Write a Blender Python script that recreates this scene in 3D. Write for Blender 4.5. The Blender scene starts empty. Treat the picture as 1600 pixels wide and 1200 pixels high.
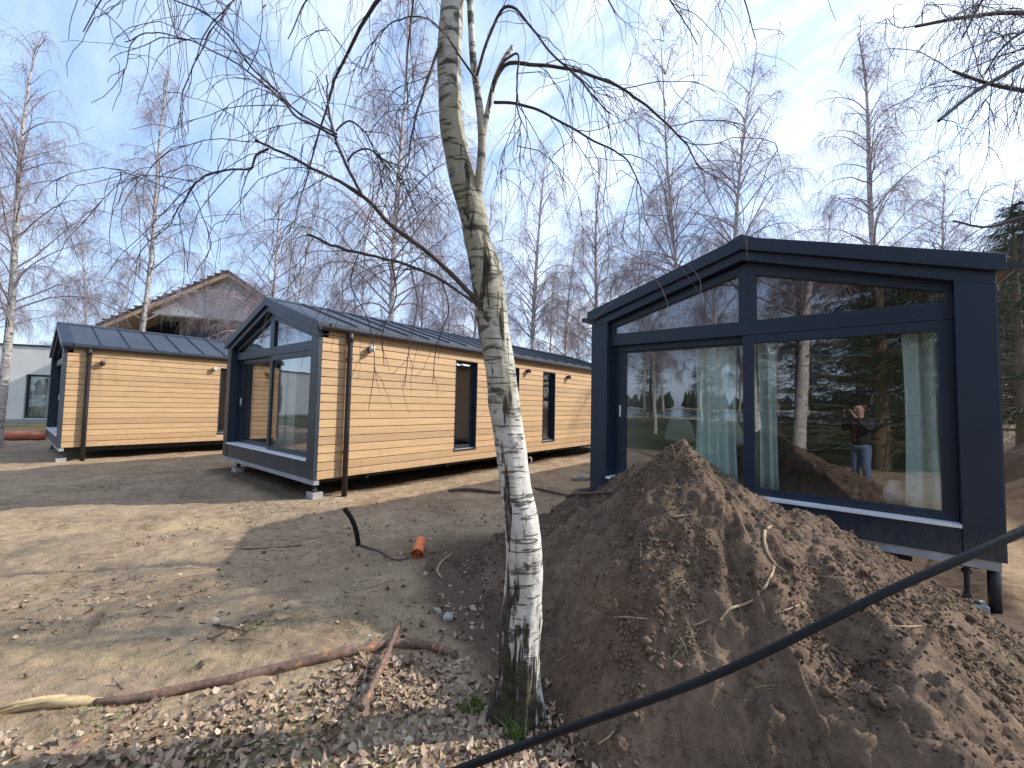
import bpy, math, random
import numpy as np
from mathutils import Vector, Matrix
random.seed(7); RNG = np.random.default_rng(7)
SC = bpy.context.scene
COL = SC.collection
# ------------------------------------------------------------------ camera
F = 641.0; PITCH = math.radians(2.85); ROLL = math.radians(1.17); YAW = math.radians(39.1)
CAM = np.array([0, 0, 1.6])
def _rx(a): c, s = math.cos(a), math.sin(a); return np.array([[1,0,0],[0,c,-s],[0,s,c]])
def _rz(a): c, s = math.cos(a), math.sin(a); return np.array([[c,-s,0],[s,c,0],[0,0,1]])
MC = _rz(YAW) @ _rx(math.pi/2+PITCH) @ _rz(ROLL)
cd = bpy.data.cameras.new('camera'); cam = bpy.data.objects.new('camera', cd); COL.objects.link(cam)
m4 = Matrix([list(MC[i])+[CAM[i]] for i in range(3)]+[[0,0,0,1]])
cam.matrix_world = m4
cd.sensor_fit = 'HORIZONTAL'; cd.sensor_width = 36.0; cd.lens = 36.0*F/1600.0
cd.clip_start = 0.01; cd.clip_end = 3000
SC.camera = cam
# ------------------------------------------------------------------ sky, sun, exposure
SUN_AZ = math.radians(41.3); SUN_EL = math.radians(34)      # azimuth from +Y towards +X
SUN_DIR = Vector((math.sin(SUN_AZ)*math.cos(SUN_EL), math.cos(SUN_AZ)*math.cos(SUN_EL), math.sin(SUN_EL)))
W = bpy.data.worlds.new('World'); SC.world = W; W.use_nodes = True
nt = W.node_tree; nt.nodes.clear()
def wn(t, **k):
    n = nt.nodes.new(t)
    for a, b in k.items(): setattr(n, a, b)
    return n
wo = wn('ShaderNodeOutputWorld'); bg = wn('ShaderNodeBackground'); bg.inputs[1].default_value = 0.15
sky = wn('ShaderNodeTexSky', sky_type='NISHITA', sun_disc=False, sun_elevation=SUN_EL, sun_rotation=SUN_AZ)
sky.air_density = 1.0; sky.dust_density = 1.6; sky.ozone_density = 1.0; sky.altitude = 100
tc = wn('ShaderNodeTexCoord')
mp = wn('ShaderNodeMapping'); mp.inputs['Rotation'].default_value = (0.25, 0.5, 0.9); mp.inputs['Scale'].default_value = (1.2, 4.2, 3.0)
nz = wn('ShaderNodeTexNoise'); nz.inputs['Scale'].default_value = 1.7; nz.inputs['Detail'].default_value = 8; nz.inputs['Roughness'].default_value = 0.62; nz.inputs['Distortion'].default_value = 0.6
rp = wn('ShaderNodeValToRGB'); rp.color_ramp.elements[0].position = 0.36; rp.color_ramp.elements[1].position = 0.74
dt = wn('ShaderNodeVectorMath', operation='DOT_PRODUCT'); dt.inputs[1].default_value = SUN_DIR
mr = wn('ShaderNodeMapRange'); mr.inputs['From Min'].default_value = -0.1; mr.inputs['From Max'].default_value = 0.95; mr.inputs['To Min'].default_value = 0.25; mr.inputs['To Max'].default_value = 1.0
mu = wn('ShaderNodeMath', operation='MULTIPLY')
vl = wn('ShaderNodeMix', data_type='RGBA', blend_type='MIX'); vl.inputs['Factor'].default_value = 0.36; vl.inputs['B'].default_value = (4.6, 7.0, 11.5, 1)
mx = wn('ShaderNodeMix', data_type='RGBA', blend_type='MIX'); mx.inputs['B'].default_value = (9.4, 9.8, 10.5, 1)
L = nt.links.new
L(tc.outputs['Generated'], mp.inputs['Vector']); L(mp.outputs[0], nz.inputs['Vector']); L(nz.outputs['Fac'], rp.inputs['Fac'])
L(tc.outputs['Generated'], dt.inputs[0]); L(dt.outputs['Value'], mr.inputs['Value'])
L(rp.outputs['Color'], mu.inputs[0]); L(mr.outputs[0], mu.inputs[1])
L(mu.outputs[0], mx.inputs['Factor']); L(sky.outputs[0], vl.inputs['A']); L(vl.outputs['Result'], mx.inputs['A']); L(mx.outputs['Result'], bg.inputs[0]); L(bg.outputs[0], wo.inputs[0])
sd = bpy.data.lights.new('sun', 'SUN'); sd.energy = 4.5; sd.angle = math.radians(0.5); sd.color = (1.0, 0.94, 0.86)
so = bpy.data.objects.new('sun', sd); COL.objects.link(so); so.rotation_euler = (-SUN_DIR).to_track_quat('-Z', 'Y').to_euler(); so.location = (20, 20, 30)
SC.view_settings.view_transform = 'Standard'; SC.view_settings.look = 'None'; SC.view_settings.gamma = 1.0
SC.view_settings.exposure = 0.33
SC.cycles.transparent_max_bounces = 24

# ------------------------------------------------------------------ calibrated picture rays (only used to measure where things stand)
def P(u, v, depth):
    return CAM + (MC @ np.array([(u-800)/F, -(v-600)/F, -1.0]))*depth
cy, sy = math.cos(YAW), math.sin(YAW)
def rw2xy(r, w): return (cy*r - sy*w, sy*r + cy*w)          # r = metres right of, w = metres ahead of the viewer
def xy2rw(x, y): return (cy*x + sy*y, -sy*x + cy*y)
# ------------------------------------------------------------------ noise
def _h(ix, iy, iz):
    n = (ix.astype(np.int64)*374761393 + iy.astype(np.int64)*668265263 + iz.astype(np.int64)*2147483647) & 0xffffffff
    n = ((n ^ (n >> 13))*1274126177) & 0xffffffff
    n = (n ^ (n >> 16)) & 0xffffffff
    return (n & 0xffff)/65535.0
def vnoise(x, y, z=0.0):
    x, y, z = np.broadcast_arrays(np.asarray(x, float), np.asarray(y, float), np.asarray(z, float))
    xi, yi, zi = np.floor(x), np.floor(y), np.floor(z); fx, fy, fz = x-xi, y-yi, z-zi
    fx, fy, fz = [t*t*(3-2*t) for t in (fx, fy, fz)]
    xi, yi, zi = [t.astype(np.int64) for t in (xi, yi, zi)]
    r = 0
    for a in (0, 1):
        for b in (0, 1):
            for c in (0, 1):
                r = r + _h(xi+a, yi+b, zi+c)*np.where(a, fx, 1-fx)*np.where(b, fy, 1-fy)*np.where(c, fz, 1-fz)
    return r*2-1
def fbm(x, y, z=0.0, o=4, g=0.5):
    s, a, f = 0, 1.0, 1.0
    for i in range(o):
        s = s + a*vnoise(np.asarray(x)*f+i*17.3, np.asarray(y)*f+i*9.1, np.asarray(z)*f+i*5.7); a *= g; f *= 2.03
    return s
def smooth(a, b, x):
    t = np.clip((np.asarray(x, float)-a)/(b-a), 0, 1); return t*t*(3-2*t)
# ------------------------------------------------------------------ materials
def mat(name):
    m = bpy.data.materials.new(name); m.use_nodes = True
    t = m.node_tree; t.nodes.clear()
    out = t.nodes.new('ShaderNodeOutputMaterial'); b = t.nodes.new('ShaderNodeBsdfPrincipled')
    t.links.new(b.outputs[0], out.inputs[0])
    return m, t, b, out
def N(t, typ, ins=None, **k):
    n = t.nodes.new(typ)
    for a, v in k.items(): setattr(n, a, v)
    for a, v in (ins or {}).items():
        s = n.inputs[a]
        if isinstance(v, bpy.types.NodeSocket): t.links.new(v, s)
        else: s.default_value = v
    return n
def c4(c): return (c[0], c[1], c[2], 1)
def mapped(t, scale, coord='Object'):
    tcn = N(t, 'ShaderNodeTexCoord'); m = N(t, 'ShaderNodeMapping', {'Vector': tcn.outputs[coord], 'Scale': scale}); return m.outputs[0]
def noise(t, scale, s=1.0, detail=5, rough=0.55, dist=0.0, coord='Object'):
    return N(t, 'ShaderNodeTexNoise', {'Vector': mapped(t, scale, coord), 'Scale': s, 'Detail': detail, 'Roughness': rough, 'Distortion': dist}).outputs['Fac']
def ramp(t, fac, stops):
    n = N(t, 'ShaderNodeValToRGB', {'Fac': fac}); e = n.color_ramp.elements
    while len(e) < len(stops): e.new(0.5)
    for i, (p, c) in enumerate(stops):
        e[i].position = p; e[i].color = c4(c) if hasattr(c, '__len__') else (c, c, c, 1)
    return n.outputs[0]
def mixc(t, fac, a, b, blend='MIX'):
    n = N(t, 'ShaderNodeMix', data_type='RGBA', blend_type=blend)
    for k, v in (('Factor', fac), ('A', a), ('B', b)):
        s = n.inputs[k] if k != 'Factor' else n.inputs[0]
        if k == 'A': s = n.inputs[6]
        if k == 'B': s = n.inputs[7]
        if isinstance(v, bpy.types.NodeSocket): t.links.new(v, s)
        else: s.default_value = c4(v) if hasattr(v, '__len__') else v
    return n.outputs[2]
def math_(t, op, a, b=None, clamp=False):
    n = N(t, 'ShaderNodeMath', operation=op, use_clamp=clamp)
    for i, v in enumerate((a, b)):
        if v is None: continue
        if isinstance(v, bpy.types.NodeSocket): t.links.new(v, n.inputs[i])
        else: n.inputs[i].default_value = v
    return n.outputs[0]
def bump(t, b, h, strength=0.3, dist=0.01):
    n = N(t, 'ShaderNodeBump', {'Height': h, 'Strength': strength, 'Distance': dist}); t.links.new(n.outputs[0], b.inputs['Normal'])
def setc(t, b, c):
    if isinstance(c, bpy.types.NodeSocket): t.links.new(c, b.inputs['Base Color'])
    else: b.inputs['Base Color'].default_value = c4(c)
MAT = {}
def simple(name, c, rough=0.5, metal=0.0, var=0.12, scale=6.0, bmp=0.0, spec=0.5):
    m, t, b, o = mat(name)
    n = noise(t, (1, 1, 1), scale, 6, 0.6)
    d = tuple(max(0, x*(1-var)) for x in c); e = tuple(min(1, x*(1+var)) for x in c)
    setc(t, b, ramp(t, n, [(0.3, d), (0.7, e)])); b.inputs['Roughness'].default_value = rough; b.inputs['Metallic'].default_value = metal
    b.inputs['Specular IOR Level'].default_value = spec
    t.links.new(math_(t, 'ADD', math_(t, 'MULTIPLY', n, 0.16), rough-0.08), b.inputs['Roughness'])
    if bmp: bump(t, b, noise(t, (1, 1, 1), scale*8, 4), bmp, 0.01)
    MAT[name] = m; return m
simple('anthracite', (0.012, 0.022, 0.040), 0.42, 0.0, 0.10, 3.0, 0.02)
simple('roof_metal', (0.033, 0.043, 0.057), 0.38, 0.0, 0.14, 1.5, 0.02)
simple('gutter_dark', (0.022, 0.022, 0.028), 0.4)
simple('pipe_brown', (0.021, 0.018, 0.021), 0.45)
simple('galvanised', (0.42, 0.45, 0.48), 0.45, 0.5, 0.2, 9)
simple('aluminium', (0.78, 0.79, 0.80), 0.45, 0.1, 0.08, 9)
simple('concrete', (0.34, 0.33, 0.315), 0.9, 0, 0.22, 12, 0.3)
simple('black_plastic', (0.007, 0.007, 0.009), 0.5, 0, 0.2, 8, 0.1, 0.25)
simple('lamp_metal', (0.035, 0.035, 0.04), 0.4)
simple('lamp_pale', (0.65, 0.65, 0.62), 0.4)
simple('orange_pvc', (0.72, 0.16, 0.045), 0.42, 0, 0.12, 10)
simple('red_brown_pipe', (0.30, 0.10, 0.06), 0.5, 0, 0.25, 3)
simple('inner_wall', (0.44, 0.42, 0.38), 0.8, 0, 0.06, 2)
simple('inner_floor', (0.24, 0.17, 0.11), 0.5, 0, 0.2, 3)
simple('chair_shell', (0.62, 0.70, 0.64), 0.5, 0, 0.05)
simple('dark_wood', (0.10, 0.065, 0.04), 0.5, 0, 0.2)
simple('render_pale', (0.70, 0.69, 0.66), 0.9, 0, 0.08, 1.2, 0.1)
simple('render_grey', (0.52, 0.52, 0.53), 0.9, 0, 0.14, 0.9, 0.1)
simple('porch_shaded_grey', (0.30, 0.275, 0.255), 0.9, 0, 0.08, 1.0)  # porch grey with the overhang's shade put into the colour
simple('raw_timber', (0.42, 0.29, 0.17), 0.7, 0, 0.18, 3)
simple('dark_tiles', (0.06, 0.05, 0.048), 0.8, 0, 0.3, 9)
simple('dark_pane', (0.02, 0.022, 0.025), 0.08, 0, 0.2, 2)
simple('stone_white', (0.40, 0.36, 0.30), 0.9, 0, 0.3, 12, 0.5)
simple('dry_root', (0.34, 0.24, 0.15), 0.85, 0, 0.3, 20)
simple('dark_twig', (0.085, 0.055, 0.045), 0.8, 0, 0.3, 20)
simple('pale_split_wood', (0.50, 0.38, 0.21), 0.75, 0, 0.22, 14)
simple('moss', (0.16, 0.22, 0.03), 0.95, 0, 0.35, 40, 0.6)
simple('grass_green', (0.10, 0.17, 0.035), 0.7, 0, 0.35, 5)
simple('dry_grass', (0.34, 0.29, 0.14), 0.8, 0, 0.3, 5)
simple('skin', (0.50, 0.29, 0.21), 0.55, 0, 0.08, 8)
simple('jacket_black', (0.018, 0.019, 0.022), 0.8, 0, 0.2, 10)
simple('jeans_blue', (0.11, 0.16, 0.25), 0.85, 0, 0.2, 14)
simple('red_cloth', (0.26, 0.045, 0.03), 0.7)
simple('hair_brown', (0.05, 0.03, 0.02), 0.6)
simple('phone_black', (0.01, 0.01, 0.012), 0.2)
simple('spruce_needle', (0.030, 0.052, 0.022), 0.75, 0, 0.4, 1.5)
simple('spruce_bark', (0.15, 0.115, 0.075), 0.9, 0, 0.3, 6, 0.4)
simple('white_ceramic', (0.75, 0.75, 0.73), 0.3)
simple('forest_dark', (0.035, 0.045, 0.028), 0.9, 0, 0.4, 0.2)
simple('branch_dark', (0.060, 0.042, 0.038), 0.75, 0, 0.3, 25)
simple('twig_purple', (0.275, 0.222, 0.240), 0.8, 0, 0.25, 2)
def m_dust():
    t = MAT['anthracite'].node_tree; b = [n for n in t.nodes if n.type == 'BSDF_PRINCIPLED'][0]; src = b.inputs['Base Color'].links[0].from_socket
    tcn = N(t, 'ShaderNodeTexCoord'); z = N(t, 'ShaderNodeSeparateXYZ', {0: tcn.outputs['Object']}).outputs['Z']
    dz = N(t, 'ShaderNodeMapRange', {'Value': z, 'From Min': 0.33, 'From Max': 0.75, 'To Min': 0.22, 'To Max': -0.08}).outputs[0]
    n = noise(t, (7, 7, 4), 1.0, 8, 0.7); n2 = noise(t, (60, 60, 45), 1.0, 3, 0.6)
    f = math_(t, 'MULTIPLY', ramp(t, math_(t, 'ADD', math_(t, 'ADD', math_(t, 'MULTIPLY', n, 0.6), math_(t, 'MULTIPLY', n2, 0.4)), dz), [(0.52, 0.0), (0.85, 1.0)]), 0.35)
    setc(t, b, mixc(t, f, src, (0.20, 0.16, 0.12)))
m_dust()
def m_wood():
    m, t, b, o = mat('wood_cladding')
    tcn = N(t, 'ShaderNodeTexCoord'); s = N(t, 'ShaderNodeSeparateXYZ', {0: tcn.outputs['Object']})
    idx = math_(t, 'FLOOR', math_(t, 'DIVIDE', math_(t, 'SUBTRACT', s.outputs['Z'], 0.3305), 0.1385))
    wn_ = N(t, 'ShaderNodeTexWhiteNoise', {'W': idx}, noise_dimensions='1D').outputs['Value']
    cv = N(t, 'ShaderNodeCombineXYZ', {0: math_(t, 'MULTIPLY', idx, 7.31), 1: math_(t, 'ADD', math_(t, 'MULTIPLY', s.outputs['Y'], 1.1), math_(t, 'MULTIPLY', wn_, 30.0)), 2: math_(t, 'MULTIPLY', s.outputs['Z'], 26.0)})
    g = N(t, 'ShaderNodeTexNoise', {'Vector': cv.outputs[0], 'Scale': 1.6, 'Detail': 7, 'Roughness': 0.6, 'Distortion': 0.5}).outputs['Fac']
    col = ramp(t, g, [(0.25, (0.38, 0.230, 0.110)), (0.5, (0.50, 0.322, 0.165)), (0.75, (0.58, 0.400, 0.222))])
    cv2 = N(t, 'ShaderNodeCombineXYZ', {0: math_(t, 'MULTIPLY', idx, 3.1), 1: math_(t, 'MULTIPLY', s.outputs['Y'], 0.5), 2: idx})
    g2 = N(t, 'ShaderNodeTexNoise', {'Vector': cv2.outputs[0], 'Scale': 1.3, 'Detail': 3}).outputs['Fac']
    col = mixc(t, ramp(t, g2, [(0.35, 0.0), (0.7, 0.55)]), col, (0.50, 0.31, 0.16))
    bri = N(t, 'ShaderNodeHueSaturation', {'Color': col, 'Value': math_(t, 'ADD', math_(t, 'MULTIPLY', wn_, 0.26), 0.87)}).outputs[0]
    jf = math_(t, 'FRACT', math_(t, 'ADD', math_(t, 'DIVIDE', s.outputs['Y'], 3.9), math_(t, 'MULTIPLY', wn_, 5.3)))
    bri = mixc(t, math_(t, 'LESS_THAN', jf, 0.0011), bri, (0.10, 0.06, 0.035))
    kn = N(t, 'ShaderNodeTexVoronoi', {'Vector': mapped(t, (1, 1.3, 7.2)), 'Scale': 1.0}).outputs['Distance']
    bri = mixc(t, ramp(t, kn, [(0.035, 0.6), (0.075, 0.0)]), bri, (0.20, 0.10, 0.045))
    dz = N(t, 'ShaderNodeMapRange', {'Value': s.outputs['Z'], 'From Min': 0.30, 'From Max': 0.75, 'To Min': 0.30, 'To Max': -0.15}).outputs[0]
    bri = mixc(t, math_(t, 'MULTIPLY', ramp(t, math_(t, 'ADD', noise(t, (9, 9, 5), 1.0, 6, 0.65), dz), [(0.6, 0.0), (0.9, 1.0)]), 0.45), bri, (0.30, 0.22, 0.15))
    setc(t, b, bri); b.inputs['Roughness'].default_value = 0.62
    bump(t, b, g, 0.12, 0.004); MAT['wood'] = m
m_wood()
def m_glass():
    m, t, b, o = mat('window_glass'); t.nodes.remove(b)
    lw = N(t, 'ShaderNodeLayerWeight', {'Blend': 0.5}).outputs['Facing']
    fac = math_(t, 'ADD', math_(t, 'MULTIPLY', math_(t, 'POWER', lw, 4.0), 0.7), 0.13, True)
    wv = noise(t, (1, 1, 1), 1.4, 2, 0.5)
    bp = N(t, 'ShaderNodeBump', {'Height': wv, 'Strength': 0.025, 'Distance': 0.05}).outputs[0]
    gl = N(t, 'ShaderNodeBsdfGlossy', {'Color': (0.94, 0.95, 1.0, 1), 'Roughness': 0.0, 'Normal': bp}); tr = N(t, 'ShaderNodeBsdfTransparent', {'Color': (0.95, 0.97, 0.96, 1)})
    ms = N(t, 'ShaderNodeMixShader', {0: fac, 1: tr.outputs[0], 2: gl.outputs[0]}); t.links.new(ms.outputs[0], o.inputs[0]); MAT['glass'] = m
m_glass()
def m_curtain(name, c):
    m, t, b, o = mat(name); t.nodes.remove(b)
    n = noise(t, (60, 60, 8), 3.0, 3); col = ramp(t, n, [(0.3, tuple(x*0.9 for x in c)), (0.7, c)])
    d = N(t, 'ShaderNodeBsdfDiffuse', {'Color': col}); tr = N(t, 'ShaderNodeBsdfTranslucent', {'Color': col})
    ms = N(t, 'ShaderNodeMixShader', {0: 0.22, 1: d.outputs[0], 2: tr.outputs[0]}); t.links.new(ms.outputs[0], o.inputs[0]); MAT[name] = m
m_curtain('curtain_mint', (0.80, 0.92, 0.86)); m_curtain('curtain_white', (0.78, 0.80, 0.78))
def m_bark(name, base_dark, white=(0.66, 0.64, 0.58), green=0.0):
    m, t, b, o = mat(name)
    tcn = N(t, 'ShaderNodeTexCoord'); s = N(t, 'ShaderNodeSeparateXYZ', {0: tcn.outputs['Object']}); z = s.outputs['Z']
    mott = noise(t, (9, 9, 14), 1.0, 7, 0.65)
    col = ramp(t, mott, [(0.3, tuple(x*0.62 for x in white)), (0.5, tuple(x*0.9 for x in white)), (0.72, tuple(min(1, x*1.1) for x in white))])
    if green:
        gn = noise(t, (4, 4, 3), 1.0, 6, 0.6)
        zz = N(t, 'ShaderNodeMapRange', {'Value': z, 'From Min': 0.5, 'From Max': 2.4, 'To Min': 0.05, 'To Max': 0.3}).outputs[0]
        zd = N(t, 'ShaderNodeMapRange', {'Value': z, 'From Min': 2.9, 'From Max': 3.3, 'To Min': 0.0, 'To Max': 0.30}).outputs[0]
        side = N(t, 'ShaderNodeMapRange', {'Value': s.outputs['X'], 'From Min': 0.0, 'From Max': -0.25, 'To Min': -0.10, 'To Max': 0.12}).outputs[0]
        gf = math_(t, 'ADD', math_(t, 'ADD', gn, math_(t, 'SUBTRACT', zz, zd)), side)
        col = mixc(t, math_(t, 'MULTIPLY', ramp(t, gf, [(0.56, 0.0), (0.76, 1.0)]), green), col, (0.205, 0.19, 0.095))
    # horizontal lenticels
    ln = noise(t, (7, 7, 52), 1.0, 3, 0.55, 0.4); lf = ramp(t, ln, [(0.565, 0.0), (0.63, 1.0)])
    col = mixc(t, math_(t, 'MULTIPLY', lf, 0.85), col, (0.06, 0.05, 0.042))
    # broad dark scars
    sc_ = noise(t, (5, 5, 11), 1.0, 6, 0.6, 0.8); sf = ramp(t, sc_, [(0.575, 0.0), (0.63, 1.0)])
    col = mixc(t, math_(t, 'MULTIPLY', sf, 0.9), col, (0.05, 0.043, 0.035))
    # fissured, mossy base
    fs = noise(t, (24, 24, 2.8), 1.0, 7, 0.62, 0.5)
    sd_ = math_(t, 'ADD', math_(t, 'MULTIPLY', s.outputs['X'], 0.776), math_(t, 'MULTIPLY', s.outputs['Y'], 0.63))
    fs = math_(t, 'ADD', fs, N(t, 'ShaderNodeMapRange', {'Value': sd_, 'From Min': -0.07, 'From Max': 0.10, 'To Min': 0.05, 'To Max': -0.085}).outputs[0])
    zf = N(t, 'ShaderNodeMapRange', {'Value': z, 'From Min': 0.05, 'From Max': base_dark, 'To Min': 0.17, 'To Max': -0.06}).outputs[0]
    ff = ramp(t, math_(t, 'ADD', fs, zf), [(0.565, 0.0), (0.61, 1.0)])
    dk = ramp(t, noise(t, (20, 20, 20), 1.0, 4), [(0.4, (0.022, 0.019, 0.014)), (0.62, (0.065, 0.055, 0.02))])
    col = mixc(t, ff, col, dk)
    setc(t, b, col); b.inputs['Roughness'].default_value = 0.8
    h = math_(t, 'SUBTRACT', mott, math_(t, 'ADD', math_(t, 'MULTIPLY', ff, 0.8), math_(t, 'MULTIPLY', lf, 0.4)))
    bump(t, b, h, 0.9, 0.015); MAT[name] = m
m_bark('bark_near', 1.25, (0.60, 0.58, 0.53), 0.68); m_bark('bark_far', 2.0, (0.60, 0.55, 0.50), 0.0)
def m_soil(name, light, dark, sand=None, attrs=True, near=True):
    m, t, b, o = mat(name)
    n1 = noise(t, (1, 1, 1), 1.3, 6, 0.6); n2 = noise(t, (1, 1, 1), 14, 8, 0.7); n3 = noise(t, (1, 1, 1), 70, 5, 0.7)
    n4 = noise(t, (1, 1, 1), 4.5, 6, 0.65, 0.8)
    mixn = math_(t, 'ADD', math_(t, 'ADD', math_(t, 'MULTIPLY', n1, 0.28), math_(t, 'MULTIPLY', n4, 0.22)), math_(t, 'ADD', math_(t, 'MULTIPLY', n2, 0.28), math_(t, 'MULTIPLY', n3, 0.22)))
    col = ramp(t, mixn, [(0.40, dark), (0.50, tuple((a+c)/2 for a, c in zip(light, dark))), (0.59, light)])
    if attrs:
        def A(nm): return N(t, 'ShaderNodeAttribute', attribute_name=nm).outputs['Fac']
        def blend(col, nm, c, c2, lo=0.35, hi=0.65):
            f = ramp(t, math_(t, 'ADD', math_(t, 'MULTIPLY', n2, 0.55), math_(t, 'SUBTRACT', A(nm), 0.275)), [(lo, 0.0), (hi, 1.0)])
            cc = ramp(t, n3, [(0.35, c2), (0.65, c)])
            return mixc(t, f, col, cc)
        col = blend(col, 'sand', (0.58, 0.45, 0.25), (0.40, 0.29, 0.155))
        col = blend(col, 'dark_soil', (0.165, 0.115, 0.080), (0.085, 0.060, 0.042))
        col = blend(col, 'moss', (0.17, 0.165, 0.075), (0.12, 0.10, 0.055))
        col = blend(col, 'lawn', (0.085, 0.100, 0.040), (0.070, 0.075, 0.035), 0.4, 0.6)
        col = blend(col, 'shore', (0.42, 0.34, 0.23), (0.34, 0.27, 0.18), 0.4, 0.6)
    setc(t, b, col); b.inputs['Roughness'].default_value = 0.95; b.inputs['Specular IOR Level'].default_value = 0.15
    bump(t, b, math_(t, 'ADD', n3, math_(t, 'MULTIPLY', n2, 1.5)), 0.7, 0.02); MAT[name] = m
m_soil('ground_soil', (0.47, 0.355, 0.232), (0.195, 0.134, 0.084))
m_soil('heap_soil', (0.240, 0.167, 0.113), (0.074, 0.051, 0.037), attrs=False)
def m_leaf():
    m, t, b, o = mat('dead_leaf')
    a = N(t, 'ShaderNodeAttribute', attribute_name='tone').outputs['Fac']
    col = ramp(t, a, [(0.0, (0.13, 0.080, 0.050)), (0.35, (0.27, 0.175, 0.110)), (0.7, (0.41, 0.305, 0.205)), (1.0, (0.52, 0.42, 0.31))])
    n = noise(t, (1, 1, 1), 120, 3); col = mixc(t, math_(t, 'MULTIPLY', n, 0.4), col, (0.22, 0.14, 0.09))
    setc(t, b, col); b.inputs['Roughness'].default_value = 0.6; MAT['dead_leaf'] = m
m_leaf()
def m_stick():
    m, t, b, o = mat('stick_bark')
    n = noise(t, (3, 3, 3), 3, 6, 0.6); n2 = noise(t, (1, 1, 1), 40, 6, 0.7)
    col = ramp(t, n2, [(0.35, (0.10, 0.058, 0.042)), (0.6, (0.20, 0.125, 0.092)), (0.75, (0.30, 0.21, 0.16))])
    col = mixc(t, ramp(t, n, [(0.60, 0.0), (0.66, 0.9)]), col, (0.46, 0.20, 0.075))
    setc(t, b, col); b.inputs['Roughness'].default_value = 0.8; bump(t, b, n2, 0.6, 0.01); MAT['stick_bark'] = m
m_stick()
def m_water():
    m, t, b, o = mat('lake_water'); setc(t, b, (0.05, 0.09, 0.13)); b.inputs['Roughness'].default_value = 0.12
    bump(t, b, noise(t, (1, 1, 1), 1.2, 4), 0.3, 0.2); MAT['water'] = m
m_water()
# ------------------------------------------------------------------ mesh building
def tag(o, label=None, cat=None, group=None, kind=None):
    if label: o['label'] = label
    if cat: o['category'] = cat
    if group: o['group'] = group
    if kind: o['kind'] = kind
    return o
def link_mesh(name, verts, faces, material, parent=None, smooth_=False, origin=None):
    verts = np.asarray(verts, float)
    if origin is not None: verts = verts - np.asarray(origin)
    me = bpy.data.meshes.new(name)
    if isinstance(faces, np.ndarray):
        k = faces.shape[1]; n = len(faces)
        me.vertices.add(len(verts)); me.vertices.foreach_set('co', verts.astype(np.float32).ravel())
        me.loops.add(n*k); me.loops.foreach_set('vertex_index', faces.astype(np.int32).ravel())
        me.polygons.add(n); me.polygons.foreach_set('loop_start', np.arange(0, n*k, k, dtype=np.int32))
        me.update(calc_edges=True)
    else:
        me.from_pydata([tuple(v) for v in verts], [], faces); me.update()
    if smooth_: me.polygons.foreach_set('use_smooth', [True]*len(me.polygons))
    me.materials.append(MAT[material])
    o = bpy.data.objects.new(name, me); COL.objects.link(o)
    if origin is not None: o.location = tuple(origin)
    if parent: o.parent = parent
    return o
class MB:
    def __init__(s): s.v = []; s.f = []
    def add(s, vs, fs):
        b = len(s.v); s.v += [tuple(map(float, v)) for v in vs]; s.f += [tuple(b+i for i in f) for f in fs]
    def box(s, x0, x1, y0, y1, z0, z1):
        s.add([(x0,y0,z0),(x1,y0,z0),(x1,y1,z0),(x0,y1,z0),(x0,y0,z1),(x1,y0,z1),(x1,y1,z1),(x0,y1,z1)],
              [(0,3,2,1),(4,5,6,7),(0,1,5,4),(1,2,6,5),(2,3,7,6),(3,0,4,7)])
    def prism(s, poly, y0, y1):                     # poly in (x,z)
        n = len(poly)
        s.add([(x, y0, z) for x, z in poly]+[(x, y1, z) for x, z in poly],
              [tuple(range(n)), tuple(range(2*n-1, n-1, -1))]+[(i, i+n, (i+1) % n+n, (i+1) % n) for i in range(n)])
    def ring(s, outer, inner, y0, y1):
        n = len(outer)
        vs = [(x, y0, z) for x, z in outer]+[(x, y0, z) for x, z in inner]+[(x, y1, z) for x, z in outer]+[(x, y1, z) for x, z in inner]
        fs = []
        for i in range(n):
            j = (i+1) % n
            fs += [(i, j, n+j, n+i), (2*n+j, 2*n+i, 3*n+i, 3*n+j), (j, i, 2*n+i, 2*n+j), (n+i, n+j, 3*n+j, 3*n+i)]
        s.add(vs, fs)
    def tube(s, pts, rad, sides=8, cap=True):
        v, f = tube_np(np.asarray(pts, float)[None], np.broadcast_to(np.asarray(rad, float), (len(pts),))[None], sides)
        b = len(s.v); s.v += [tuple(q) for q in v]; s.f += [tuple(int(b+i) for i in q) for q in f]
        if cap:
            n = len(pts); s.f.append(tuple(b+i for i in range(sides-1, -1, -1))); s.f.append(tuple(b+(n-1)*sides+i for i in range(sides)))
    def build(s, name, material, parent=None, smooth_=False, bevel=0.0, origin=None):
        o = link_mesh(name, s.v, s.f, material, parent, smooth_, origin)
        if bevel:
            m = o.modifiers.new('bevel', 'BEVEL'); m.width = bevel; m.segments = 2; m.limit_method = 'ANGLE'; m.angle_limit = math.radians(40)
        return o
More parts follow.
